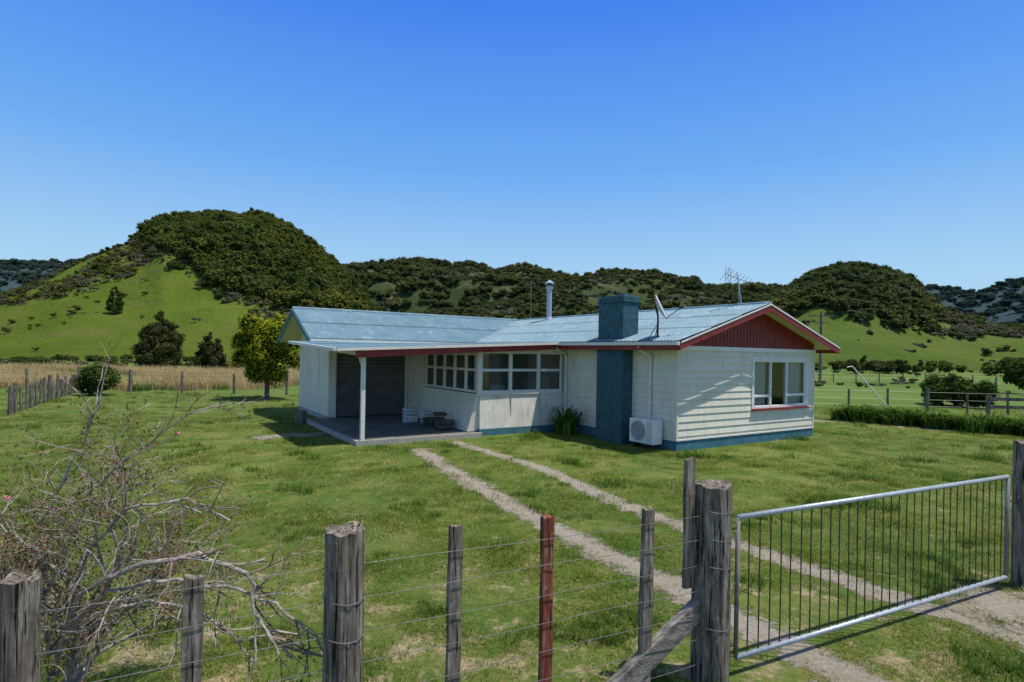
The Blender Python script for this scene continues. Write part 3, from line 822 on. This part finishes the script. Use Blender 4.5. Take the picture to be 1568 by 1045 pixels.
def maskS(px, py, x, y):
    nn = noise.noise(Vector((x * .03, y * .03, 7)))
    if px < 250 and py < np.interp(px, [-900, 0, 60, 120, 180, 250], [500, 472, 462, 450, 432, 400]) and nn > -.3: return (.6, [4, 4, 4, 4, 0, 2])
    if px < 450 and nn > .12 and R.random() < .12: return (.4, [0, 4, 4, 2])
    if R.random() < .014: return (.4, [0, 4, 2])
    return None
forest('hillside_scrub', hL, 2500, protoN(), 3.2, maskS, (105, 320))

prof_A = [(300, 420), (480, 402), (540, 407), (600, 402), (650, 397), (690, 405), (712, 400), (760, 412), (805, 404), (860, 420), (885, 424), (930, 436), (1000, 440), (1100, 438), (1150, 434), (1215, 436), (1260, 440), (1400, 470), (1600, 500)]
HM_A = hillmat('bush_ridge_ground', [(.035, .055, .022), (.052, .072, .028), (.09, .10, .045)], (.15, .137, .10), .01)
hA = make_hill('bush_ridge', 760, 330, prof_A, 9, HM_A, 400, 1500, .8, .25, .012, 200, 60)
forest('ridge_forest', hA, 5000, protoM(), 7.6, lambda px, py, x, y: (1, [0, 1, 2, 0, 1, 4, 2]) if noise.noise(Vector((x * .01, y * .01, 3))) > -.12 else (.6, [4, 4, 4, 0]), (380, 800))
prof_B = [(480, 520), (560, 492), (620, 478), (700, 470), (760, 462), (820, 450), (860, 430), (900, 420), (940, 411), (1000, 415), (1060, 426), (1085, 438), (1140, 452), (1200, 470), (1300, 505), (1400, 540)]
hB = make_hill('scrubby_ridge', 520, 230, prof_B, 5, HM_A, 440, 1440, .8, .22, .018, 180, 60)
forest('scrub_ridge_forest', hB, 4600, protoM(), 4.8, lambda px, py, x, y: (1, [0, 1, 2, 4, 4]) if noise.noise(Vector((x * .02, y * .02, 3))) > .12 else (.75, [4, 4, 4, 4, 0, 2]), (260, 545))
prof_C = [(1080, 530), (1130, 490), (1180, 452), (1215, 435), (1250, 416), (1300, 406), (1350, 413), (1395, 430), (1420, 458), (1470, 480), (1510, 490), (1568, 494), (1700, 485), (2000, 500), (2300, 530)]
HM_C = hillmat('right_hill_pasture', [(.07, .115, .024), (.098, .15, .032), (.14, .17, .045)], (.14, .125, .065), .02)
hC = make_hill('right_hill', 400, 150, prof_C, 5, HM_C, 1090, 2300, .85, .18, .02, 220, 60)
def maskC(px, py, x, y):
    b = np.interp(px, [1090, 1200, 1250, 1300, 1400, 1470, 1568, 2300], [530, 492, 472, 484, 506, 518, 512, 500]) + 14 * noise.noise(Vector((x * .04, y * .04, 0)))
    if py < b:
        if px > 1430: return (.7, [4, 4, 4, 2])
        return (1, [0, 1, 2, 0, 1, 2, 4])
    return (.5, [0, 4]) if R.random() < .04 else None
forest('right_hill_forest', hC, 4600, protoM(), 4.6, maskC, (190, 425))
prof_D = [(-1200, 440), (-600, 420), (-100, 396), (0, 400), (60, 403), (95, 399), (150, 402), (260, 430), (500, 470), (900, 480), (1300, 460), (1380, 436), (1420, 438), (1450, 442), (1500, 447), (1520, 438), (1568, 426), (1700, 410), (2000, 430), (2600, 460)]
HM_D = hillmat('hazy_hill_ground', [(.032, .056, .066), (.042, .068, .076), (.052, .078, .084)], (.06, .082, .088), .004)  # blue ground colours carry the painted distance haze
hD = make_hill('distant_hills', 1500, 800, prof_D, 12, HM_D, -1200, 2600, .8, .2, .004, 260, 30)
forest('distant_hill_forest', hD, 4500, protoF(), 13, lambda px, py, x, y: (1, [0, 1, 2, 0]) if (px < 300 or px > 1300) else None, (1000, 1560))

# ------------------------------------------------------------ individual trees
def tree(name, loc, blobs, n, ls, mat, trunk=None, core=True, limbs=6, zb=0):
    e = empty(name, (*loc, zb))
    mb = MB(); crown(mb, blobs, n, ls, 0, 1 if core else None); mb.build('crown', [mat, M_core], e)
    mb = MB()
    zt = max(b[2] for b in blobs)
    r = trunk or .1
    mb.tube([(0, 0, -.1), (.02, .01, zt * .35), (0, .03, zt * .85)], [r * 1.2, r * .8, r * .3], 8, 0)
    for b in blobs[:limbs]: mb.tube([(0, 0, zt * .3), (b[0] * .5, b[1] * .5, (zt * .3 + b[2]) / 2), (b[0], b[1], b[2])], [r * .5, r * .35, r * .15], 6, 0)
    mb.build('trunk', [M_bark], e)
M_yel = leafmat('yellow_green_leaves', [(.04, .07, .010), (.13, .17, .016), (.28, .30, .020), (.46, .45, .030)], .38, obj_rand=False)
M_dkl = leafmat('dark_green_leaves', [(.020, .042, .010), (.045, .080, .016), (.08, .12, .025)], .2, obj_rand=False)
M_con = leafmat('conifer_foliage', [(.022, .028, .010), (.048, .052, .018), (.09, .082, .032)], .2, obj_rand=False)
def ball(cx, cz, rx, rz, n, br):
    out = []
    for _ in range(n):
        a = R.uniform(0, 6.28); ph = R.uniform(-1, 1); q = R.uniform(.35, 1) ; s = math.sqrt(1 - ph * ph)
        out.append((cx + q * s * math.cos(a) * (rx - br), q * s * math.sin(a) * (rx - br), cz + q * ph * (rz - br), br * R.uniform(.75, 1.25)))
    return out
x, y = ground_pt(408, 612)
tree('rounded_garden_tree', (x, y), ball(0, 2.6, 2.0, 1.95, 38, .55) + [(.6 * math.cos(a) * 2.0, .6 * math.sin(a) * 2.0, 2.0 + .8 * (i % 3), .5) for i, a in enumerate(np.linspace(0, 6.0, 12))] + ball(-.1, 1.3, 1.0, .6, 7, .4), 30000, .062, M_yel, .11)
x, y = ground_pt(150, 606)
tree('dark_shrub', (x, y), ball(0, .85, 1.3, .95, 14, .42), 6000, .07, M_dkl, .06)
def cone_blobs(h, w, n=16):
    out = []
    for i in range(n):
        t = i / (n - 1); a = R.uniform(0, 6.28); rr = w / 2 * math.sin(math.pi * min(1, .3 + .72 * t)) ** .8 * .68
        for k in range(4 if t < .8 else 1):
            a += 1.6 + R.uniform(-.3, .3); q = rr * R.uniform(.7, 1.15)
            out.append((q * math.cos(a), q * math.sin(a), h * (.14 + .78 * t) + R.uniform(-.15, .15), max(.25, w * .17 * (1.1 - t * .6)) * R.uniform(.8, 1.25), .9))
    return out
tree('conifer_tree', (-35.5, 58), cone_blobs(6.2, 4.8), 14000, .12, M_con, .2)
tree('conifer_tree', (-31.5, 60), cone_blobs(4.2, 3.0, 12), 7000, .11, M_con, .15)
yy = 150; xx = (175 - 784) / F * yy
e_z = hL[0](xx, yy)
tree('conifer_tree', (xx, yy), cone_blobs(7.5, 4.5, 12), 7000, .17, M_dkl, .2, limbs=3, zb=e_z)
tree('broadleaf_shrub', (24.0, 31), ball(0, .95, 2.4, 1.15, 20, .5), 9000, .09, M_dkl, .08)
tree('broadleaf_shrub', (39.5, 44), ball(0, 1.7, 2.4, 1.8, 16, .6), 7000, .12, M_dkl, .1)
pts = []; scl = []; rot = []; pid = []
for px in list(range(1262, 1510, 12)):
    y = R.uniform(100, 130); x = (px - 784) / F * y + R.uniform(-3, 3); s = R.uniform(1.2, 3.2)
    pts.append((x, y, 0)); scl.append((s, s, s)); rot.append((0, 0, R.uniform(0, 6))); pid.append(R.choice([0, 1, 3, 1, 2]))
for _ in range(150):
    y = R.uniform(60, 92); x = R.uniform(-.95, -.2) * y; s = R.uniform(.4, 1.4)
    pts.append((x, y, 0)); scl.append((s, s, s)); rot.append((0, 0, R.uniform(0, 6))); pid.append(R.choice([0, 4, 4, 2, 1]))
for _ in range(200):
    y = R.uniform(36, 150); x = R.uniform(.45, 1.1) * y; s = R.uniform(.2, .9)
    if noise.noise(Vector((x * .04, y * .04, 0))) < 0: continue
    pts.append((x, y, 0)); scl.append((s, s, s * .8)); rot.append((0, 0, R.uniform(0, 6))); pid.append(R.choice([0, 4, 4, 2, 1]))
scatter('paddock_trees', pts, scl, rot, pid, protoN())

M_strap = leafmat('strap_leaf', [(.03, .07, .014), (.07, .14, .024), (.14, .22, .04)], .25, obj_rand=False)
def strap(name, n, h, rad, mat=M_strap):
    mb = MB()
    for _ in range(n):
        a = R.uniform(0, 6.28); hh = h * R.uniform(.6, 1.1); r = rad * R.random() * .5
        pts = []
        q0 = R.uniform(.7, 1.1)
        for i in range(6):
            t = i / 5; rr = r + rad * q0 * t ** 1.4; z = hh * (1.9 * t - 1.15 * t * t) / .8
            w = .028 * (1 - t) ** .5
            c = Vector((rr * math.cos(a), rr * math.sin(a), z)); s = Vector((-math.sin(a), math.cos(a), 0)) * w
            pts.append((c - s, c + s))
        for p, q in zip(pts, pts[1:]): mb.poly([p[0], p[1], q[1], q[0]])
    o = mb.build(name, [mat], link=False); return o
x, y, _ = h2w(-.55, 3.75)
o = strap('flax_plant', 70, .8, .7); o.location = (x, y, 0); col.objects.link(o)
x, y, _ = h2w(-.45, 4.25)
o = strap('flax_plant', 30, .5, .4); o.location = (x, y, 0); col.objects.link(o)
pr = [strap('agapanthus_%d' % i, 60, .55, .5) for i in range(3)]
pts = []; scl = []; rot = []; pid = []
for t in np.linspace(0, 1, 60):
    for k in range(2):
        x = 13.2 + 6 * t + R.uniform(-.25, .25) ; y = 22.6 - 6.2 * t + R.uniform(-.3, .3) + k * .5
        pts.append((x + k * .3, y, 0)); s = R.uniform(.7, 1.15); scl.append((s, s, s)); rot.append((0, 0, R.uniform(0, 6.28))); pid.append(R.randrange(3))
scatter('agapanthus_hedge', pts, scl, rot, pid, pr)

# ------------------------------------------------------------ front fence
def post(name, x, y, top, r, mat, square=False, w2=None, tilt=(0, 0), bot=-.3):
    mb = MB()
    if not square:
        n = 28; zs = list(np.linspace(bot, top, 30)); b = len(mb.v)
        ph = R.uniform(0, 10)
        for z in zs:
            for k in range(n):
                t = 2 * math.pi * k / n
                rr = r * (1 + .06 * noise.noise(Vector((math.cos(t) * 3, math.sin(t) * 3, z * .8 + ph))) + .09 * noise.noise(Vector((math.cos(t) * 8, math.sin(t) * 8, z * .9 + ph))))
                mb.v.append((rr * math.cos(t) + tilt[0] * z, rr * math.sin(t) + tilt[1] * z, z + (.03 * noise.noise(Vector((math.cos(t) * 2, math.sin(t) * 2, ph))) if z == zs[-1] else 0)))
        for j in range(len(zs) - 1):
            for k in range(n): mb.f.append((b + j * n + k, b + j * n + (k + 1) % n, b + (j + 1) * n + (k + 1) % n, b + (j + 1) * n + k)); mb.m.append(0)
        j = len(zs) - 1; c = len(mb.v); mb.v.append((tilt[0] * top, tilt[1] * top, top - .012))
        for k in range(n): mb.f.append((b + j * n + k, b + j * n + (k + 1) % n, c)); mb.m.append(0)
    else:
        w2 = w2 or r
        zs = list(np.linspace(bot, top, 18)); ph = R.uniform(0, 10); b = len(mb.v)
        prof = [(-1, -1), (0, -1.03), (1, -1), (1.03, 0), (1, 1), (0, 1.03), (-1, 1), (-1.03, 0)]; n = 8
        for z in zs:
            for k, (a, c) in enumerate(prof):
                q = 1 + .18 * noise.noise(Vector((a * 2 + ph, c * 2, z * 2.5)))
                mb.v.append((a * r * q + tilt[0] * z, c * w2 * q + tilt[1] * z, z + (R.uniform(-.02, .008) if z == zs[-1] else 0)))
        for j in range(len(zs) - 1):
            for k in range(n): mb.f.append((b + j * n + k, b + j * n + (k + 1) % n, b + (j + 1) * n + (k + 1) % n, b + (j + 1) * n + k)); mb.m.append(0)
        mb.f.append(tuple(b + (len(zs) - 1) * n + k for k in range(n))); mb.m.append(0)
    o = mb.build(name, [mat]); o.location = (x, y, 0)
    o.rotation_euler = (0, 0, math.atan(.49) if square else R.uniform(0, 6))
    return o
fence = empty('post_and_wire_fence')
posts = [post('post', -2.13, fy(-2.13), 1.38, .075, M_postw), post('post', -.887, fy(-.887), 1.435, .105, M_postw),
         post('batten_a', -1.54, fy(-1.54), 1.29, .043, M_batten, True, .03, (.01, 0)),
         post('batten_b', -.32, fy(-.32), 1.385, .037, M_batten, True, .025, (.006, 0)),
         post('batten_c', .25, fy(.25), 1.37, .036, M_battr, True, .025, (-.004, 0)),
         post('batten_d', .965, fy(.965), 1.34, .038, M_batten, True, .025, (.008, 0)),
         post('post', -4.3, fy(-4.3), 1.35, .09, M_postw), post('batten_e', -3.0, fy(-3.0), 1.3, .04, M_batten, True, .025)]
posts.append(post('strainer_post', 1.52, 4.30, 1.455, .138, M_postw))
posts.append(post('side_board', 1.325, 4.235, 1.66, .038, M_batten, True, .018, (0, 0), .70))
for o in posts: o.parent = fence
mb = MB()
P0, P1 = Vector((1.44, 4.27, .56)), Vector((.2, 3.63, -.22))
mb.beam(P0, P1, .07, .15, 0)
mb.build('diagonal_brace', [pmat('weathered_brace_wood', (.10, .088, .072), (.33, .30, .26), 9, .95, .7, 30, vs=(.8, 2, 2), dirt=((.05, .04, .035), 7, .58))], fence, bevel=.008)
mb = MB()
for z in (.16, .34, .52, .70, .88, 1.06, 1.24):
    pp = []
    for i in range(60):
        x = -6.5 + (1.45 + 6.5) * i / 59
        pp.append((x + .0, fy(x) - .04, z + .018 * noise.noise(Vector((x * 1.3, z * 5, 0)))))
    mb.tube(pp, [.0022] * 60, 5, 0, cap=False)
for z in (.45, .9, 1.1, 1.3):
    for (cx, cy, rr) in ((1.52, 4.3, .146), (-.887, fy(-.887), .112)):
        if rr < .13 and z == 1.3: continue
        mb.tube([(cx + rr * math.cos(t), cy + rr * math.sin(t), z + .01 * math.sin(t * 2) - .03) for t in np.linspace(0, 2 * math.pi, 21)], [.0028] * 21, 5, 0, cap=False)
mb.build('wires', [M_wire], fence)
gate = empty('tubular_farm_gate')
A = Vector((1.73, 4.34, 0)); B = Vector((5.27, 6.08, 0)); d = (B - A).normalized(); Lg = (B - A).length
mb = MB()
zt, zb, r = 1.195, .135, .021
mb.tube([A + Vector((0, 0, zb)), A + Vector((0, 0, zt)) ], [r * .8, r * .8], 12, 1)
mb.tube([A + Vector((0, 0, zt)), B + Vector((0, 0, zt + .0))], [r, r], 12)
mb.tube([A + Vector((0, 0, zb)), B + Vector((0, 0, zb))], [r, r], 12)
mb.tube([B + Vector((0, 0, zb)), B + Vector((0, 0, zt))], [r, r], 12, 1)
mb.build('frame', [M_galv, pmat('dull_grey_pipe', (.14, .14, .14), (.24, .24, .24), 20, .6)], gate, smooth=True)
mb = MB()
nb = 33
for i in range(1, nb):
    p = A.lerp(B, i / nb); w = R.uniform(-.008, .008)
    mb.tube([p + Vector((0, 0, zb)), p + d * w + Vector((0, 0, .65)), p + Vector((0, 0, zt))], [.0052] * 3, 6, 0, cap=False)
mb.build('bars', [M_bar], gate)
mb = MB()
mb.tube([A + Vector((-.12, -.03, zt - .08)), A + Vector((0, 0, zt - .08))], [.012, .012], 8); mb.tube([A + Vector((-.12, -.03, zb + .1)), A + Vector((0, 0, zb + .1))], [.012, .012], 8)
ch = [B + Vector((.0, 0, .95)), B + Vector((.12, .02, .9)), B + Vector((.2, .05, .98))]
mb.tube(ch, [.008] * 3, 6)
mb.build('hinges_and_chain', [M_bar], gate)
o = post('gate_post', 5.52, 6.16, 1.56, .10, M_postw)

bf = empty('boundary_fence')
def line_fence(par, p0, p1, n, h, r, wires):
    mb = MB()
    for i in range(n + 1):
        t = i / n; x = p0[0] + (p1[0] - p0[0]) * t; y = p0[1] + (p1[1] - p0[1]) * t
        a = R.uniform(-.06, .06); hh = h * R.uniform(.82, 1.15); rr = r * (1.5 if i % 4 == 0 else 1)
        mb.tube([(x, y, -.1), (x + a * .5, y, hh * .5), (x + a, y, hh)], [rr, rr, rr * .95], 7, 0, jit=.06)
    for z in wires:
        mb.tube([(p0[0], p0[1], z), (p1[0], p1[1], z)], [.006, .006], 4, 1)
    mb.build('posts_and_wires', [M_postw, M_wire], par)
line_fence(bf, (-42, 30.5), (-9, 30), 12, 1.25, .065, (.3, .6, .9, 1.05))
bf2 = empty('boundary_fence')
line_fence(bf2, (12.5, 27.5), (40, 24.5), 16, 1.05, .05, (.3, .6, .95))
bf3 = empty('boundary_fence')
line_fence(bf3, (22, 60), (75, 55), 24, 1.1, .05, (.3, .6, .95))
bf4 = empty('old_paling_fence')
line_fence(bf4, (-17, 19.5), (-22.5, 30), 18, 1.0, .05, (.4, .9))
rf = empty('timber_rail_fence')
mb = MB()
for i in range(6):
    x = 21 + i * 2.0; y = 25.3 - i * .3; mb.box(x - .06, x + .06, y - .06, y + .06, 0, .95)
mb.beam((21, 25.22, .8), (31, 23.72, .8), .04, .14); mb.beam((21, 25.22, .45), (31, 23.72, .45), .04, .14)
mb.build('rails', [M_postw], rf)
lp = empty('leaning_pole', (17.6, 26.5, 0))
mb = MB(); mb.tube([(-1.9, 0, 2.1), (0, 0, .0)], [.028, .035], 8); mb.tube([(-1.9, 0, 2.1), (-2.15, 0, 2.05)], [.025, .02], 8)
mb.build('pole', [M_whitew], lp)
up = empty('utility_pole', (32.2, 60, 0))
mb = MB(); mb.tube([(0, 0, 0), (0, 0, 7.3)], [.16, .12], 10); mb.beam((-1.3, 0, 6.9), (1.3, 0, 6.9), .1, .12)
for x in (-1.2, -.6, .6, 1.2): mb.tube([(x, 0, 6.95), (x, 0, 7.15)], [.04, .03], 6)
mb.beam((-.8, 0, 6.2), (.8, 0, 6.2), .08, .1)
mb.build('pole_and_crossarm', [M_postw], up)
up = empty('utility_pole', (6.2, 200, 0))
mb = MB(); mb.tube([(0, 0, 0), (0, 0, 28)], [.22, .16], 8); mb.beam((-1.6, 0, 27.2), (1.6, 0, 27.2), .2, .2)
mb.build('pole_and_crossarm', [M_postw], up)

# ------------------------------------------------------------ twiggy shrub bottom left
shrub = empty('flowering_shrub', (0, 0, 0))
tw = MB(); lv = MB()
tips = []
def branch(p, dv, L, r, depth):
    pts = [p.copy()]; rads = [r]; q = p.copy(); dd = dv.copy()
    nseg = 5
    for i in range(nseg):
        dd = (dd + Vector((R.gauss(0, .18), R.gauss(0, .18), R.gauss(0, .15) + (.02 if depth < 3 else -.02)))).normalized()
        q = q + dd * L / nseg; pts.append(q.copy()); rads.append(r * (1 - .5 * (i + 1) / nseg))
        if depth < 4 and i >= 1:
            for _ in range(2 if (R.random() < .35 and depth < 3) else 1):
                if depth == 3 and R.random() < .35: continue
                nd = (dd + Vector((R.gauss(0, .6), R.gauss(0, .6), R.gauss(.05, .45)))).normalized()
                branch(q, nd, L * R.uniform(.4, .7), max(.0021, r * .56 * (1 - .4 * i / nseg)), depth + 1)
    tw.tube(pts, rads, 4 if depth > 1 else 7, 0 if (depth < 2 or R.random() < .35) else 1, cap=False)
    if depth >= 3: tips.append((q, dd)); tips.append((pts[3], dd))
base = Vector((-2.85, 3.55, -.05))
for i in range(7):
    a = R.uniform(0, 6.28); dv = Vector((.45 * math.cos(a) + .10, .35 * math.sin(a), 1)).normalized()
    branch(base + Vector((.08 * math.cos(a), .08 * math.sin(a), 0)), dv, R.uniform(.85, 1.12), R.uniform(.019, .029), 0)
def manual(pts, r0):
    P = [Vector(p) for p in pts]
    Q = []
    for a, b in zip(P, P[1:]):
        for k in range(4):
            q = a.lerp(b, k / 4); Q.append(q + Vector((R.gauss(0, .008), R.gauss(0, .008), R.gauss(0, .01))))
    Q.append(P[-1])
    tw.tube(Q, [r0 * (1 - .65 * i / len(Q)) for i in range(len(Q))], 7, 0)
    for i in range(1, len(P)):
        for _ in range(4):
            q = P[i - 1].lerp(P[i], R.random()); dd = (P[i] - P[i - 1]).normalized()
            branch(q, (dd + Vector((R.gauss(0, .5), R.gauss(0, .4), R.gauss(0, .5)))).normalized(), R.uniform(.18, .36), r0 * .42, 3)
manual([(-2.8, 3.5, .3), (-2.5, 3.35, .95), (-2.15, 3.25, 1.15), (-1.74, 3.2, 1.25), (-1.45, 3.2, 1.14), (-1.38, 3.2, .88), (-1.2, 3.2, .68)], .018)
manual([(-2.6, 3.4, .7), (-2.3, 3.3, 1.0), (-1.95, 3.25, 1.08), (-1.6, 3.25, 1.05), (-1.3, 3.2, .98), (-1.05, 3.2, .8)], .014)
manual([(-2.8, 3.5, .5), (-2.45, 3.4, .8), (-2.1, 3.35, .92), (-1.7, 3.3, .86), (-1.45, 3.3, .6)], .013)
manual([(-2.8, 3.5, .6), (-2.5, 3.45, 1.2), (-2.25, 3.4, 1.45), (-1.9, 3.4, 1.5), (-1.65, 3.4, 1.38)], .012)
manual([(-2.8, 3.5, .9), (-2.55, 3.5, 1.5), (-2.3, 3.5, 1.75), (-2.0, 3.5, 1.98), (-1.72, 3.5, 2.08)], .008)
manual([(-2.8, 3.5, .6), (-2.85, 3.5, 1.3), (-2.6, 3.5, 1.8), (-2.5, 3.5, 2.1)], .012)
for (q, dd) in tips:
    if R.random() < .4: continue
    for _ in range(R.choice([1, 2, 4])):
        c = q + Vector((R.gauss(0, .03), R.gauss(0, .03), R.gauss(0, .03)))
        a = Vector((R.gauss(0, 1), R.gauss(0, 1), R.gauss(0, 1))).normalized(); b = a.orthogonal().normalized(); s = R.uniform(.008, .015)
        lv.poly([c - a * s, c + b * s * .45, c + a * s, c - b * s * .45], 0 if R.random() < .75 else 1)
    if R.random() < .006 and q.z > 1.2:
        for _ in range(7):
            a = Vector((R.gauss(0, 1), R.gauss(0, 1), R.gauss(0, 1))).normalized(); b = a.orthogonal().normalized(); c = q + a * .010; s = .009
            lv.poly([c - a * s, c + b * s, c + a * s, c - b * s], 2)
tw.build('branches', [M_twig, M_twig2], shrub)
lv.build('leaves_and_flowers', [leafmat('shrub_leaf', [(.08, .10, .02), (.16, .15, .035), (.18, .12, .05), (.12, .17, .04)], .35, obj_rand=False), leafmat('shrub_dead_leaf', [(.15, .07, .04), (.25, .12, .07)], .2, obj_rand=False), leafmat('pink_petal', [(.65, .20, .28), (.75, .38, .44)], .3, obj_rand=False)], shrub)

# ------------------------------------------------------------ light & world
S = Vector((.34, -.06, .94)).normalized()
sun = bpy.data.lights.new('sun', 'SUN'); sun.energy = 5.0; sun.angle = math.radians(.5); sun.color = (1, .95, .86)
so = bpy.data.objects.new('sun', sun); so.rotation_euler = (-S).to_track_quat('-Z', 'Y').to_euler(); col.objects.link(so); so.location = (20, -5, 40)
w = bpy.data.worlds.new('World'); scene.world = w; w.use_nodes = True
nt = w.node_tree; bg = nt.nodes['Background']
sky = nt.nodes.new('ShaderNodeTexSky'); sky.sky_type = 'NISHITA'; sky.sun_disc = False
sky.sun_elevation = math.asin(S.z); sky.sun_rotation = math.atan2(S.x, S.y)
sky.altitude = 50; sky.air_density = 1.0; sky.dust_density = .3; sky.ozone_density = 2.5
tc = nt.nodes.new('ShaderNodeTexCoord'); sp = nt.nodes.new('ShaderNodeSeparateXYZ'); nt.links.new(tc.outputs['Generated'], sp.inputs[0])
grad = ramp(nt, sp.outputs[2], [(0.0, (.46, .70, .90)), (.13, (.40, .67, .93)), (.30, (.155, .44, .97)), (.52, (.045, .235, .92)), (.66, (.12, .22, .55)), (.82, (.30, .36, .44))])  # overhead stops, out of view, made paler to cut blue fill light
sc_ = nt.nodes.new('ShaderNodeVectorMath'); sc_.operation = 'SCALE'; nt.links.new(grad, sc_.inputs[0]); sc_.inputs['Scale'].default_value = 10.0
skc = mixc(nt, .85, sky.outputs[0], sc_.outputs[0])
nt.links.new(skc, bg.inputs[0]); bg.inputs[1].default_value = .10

cam = bpy.data.cameras.new('camera'); co = bpy.data.objects.new('camera', cam); col.objects.link(co)
cam.sensor_width = 36; cam.lens = F / 1568 * 36; cam.shift_y = (HY - 522.5) / 1568; cam.clip_end = 20000; cam.clip_start = .05
co.matrix_world = Matrix.Translation((0, 0, H)) @ Matrix.Rotation(math.pi / 2, 4, 'X') @ Matrix.Rotation(math.atan(ROLL), 4, 'Z')
scene.camera = co
scene.view_settings.view_transform = 'Standard'; scene.view_settings.look = 'None'; scene.view_settings.exposure = 0
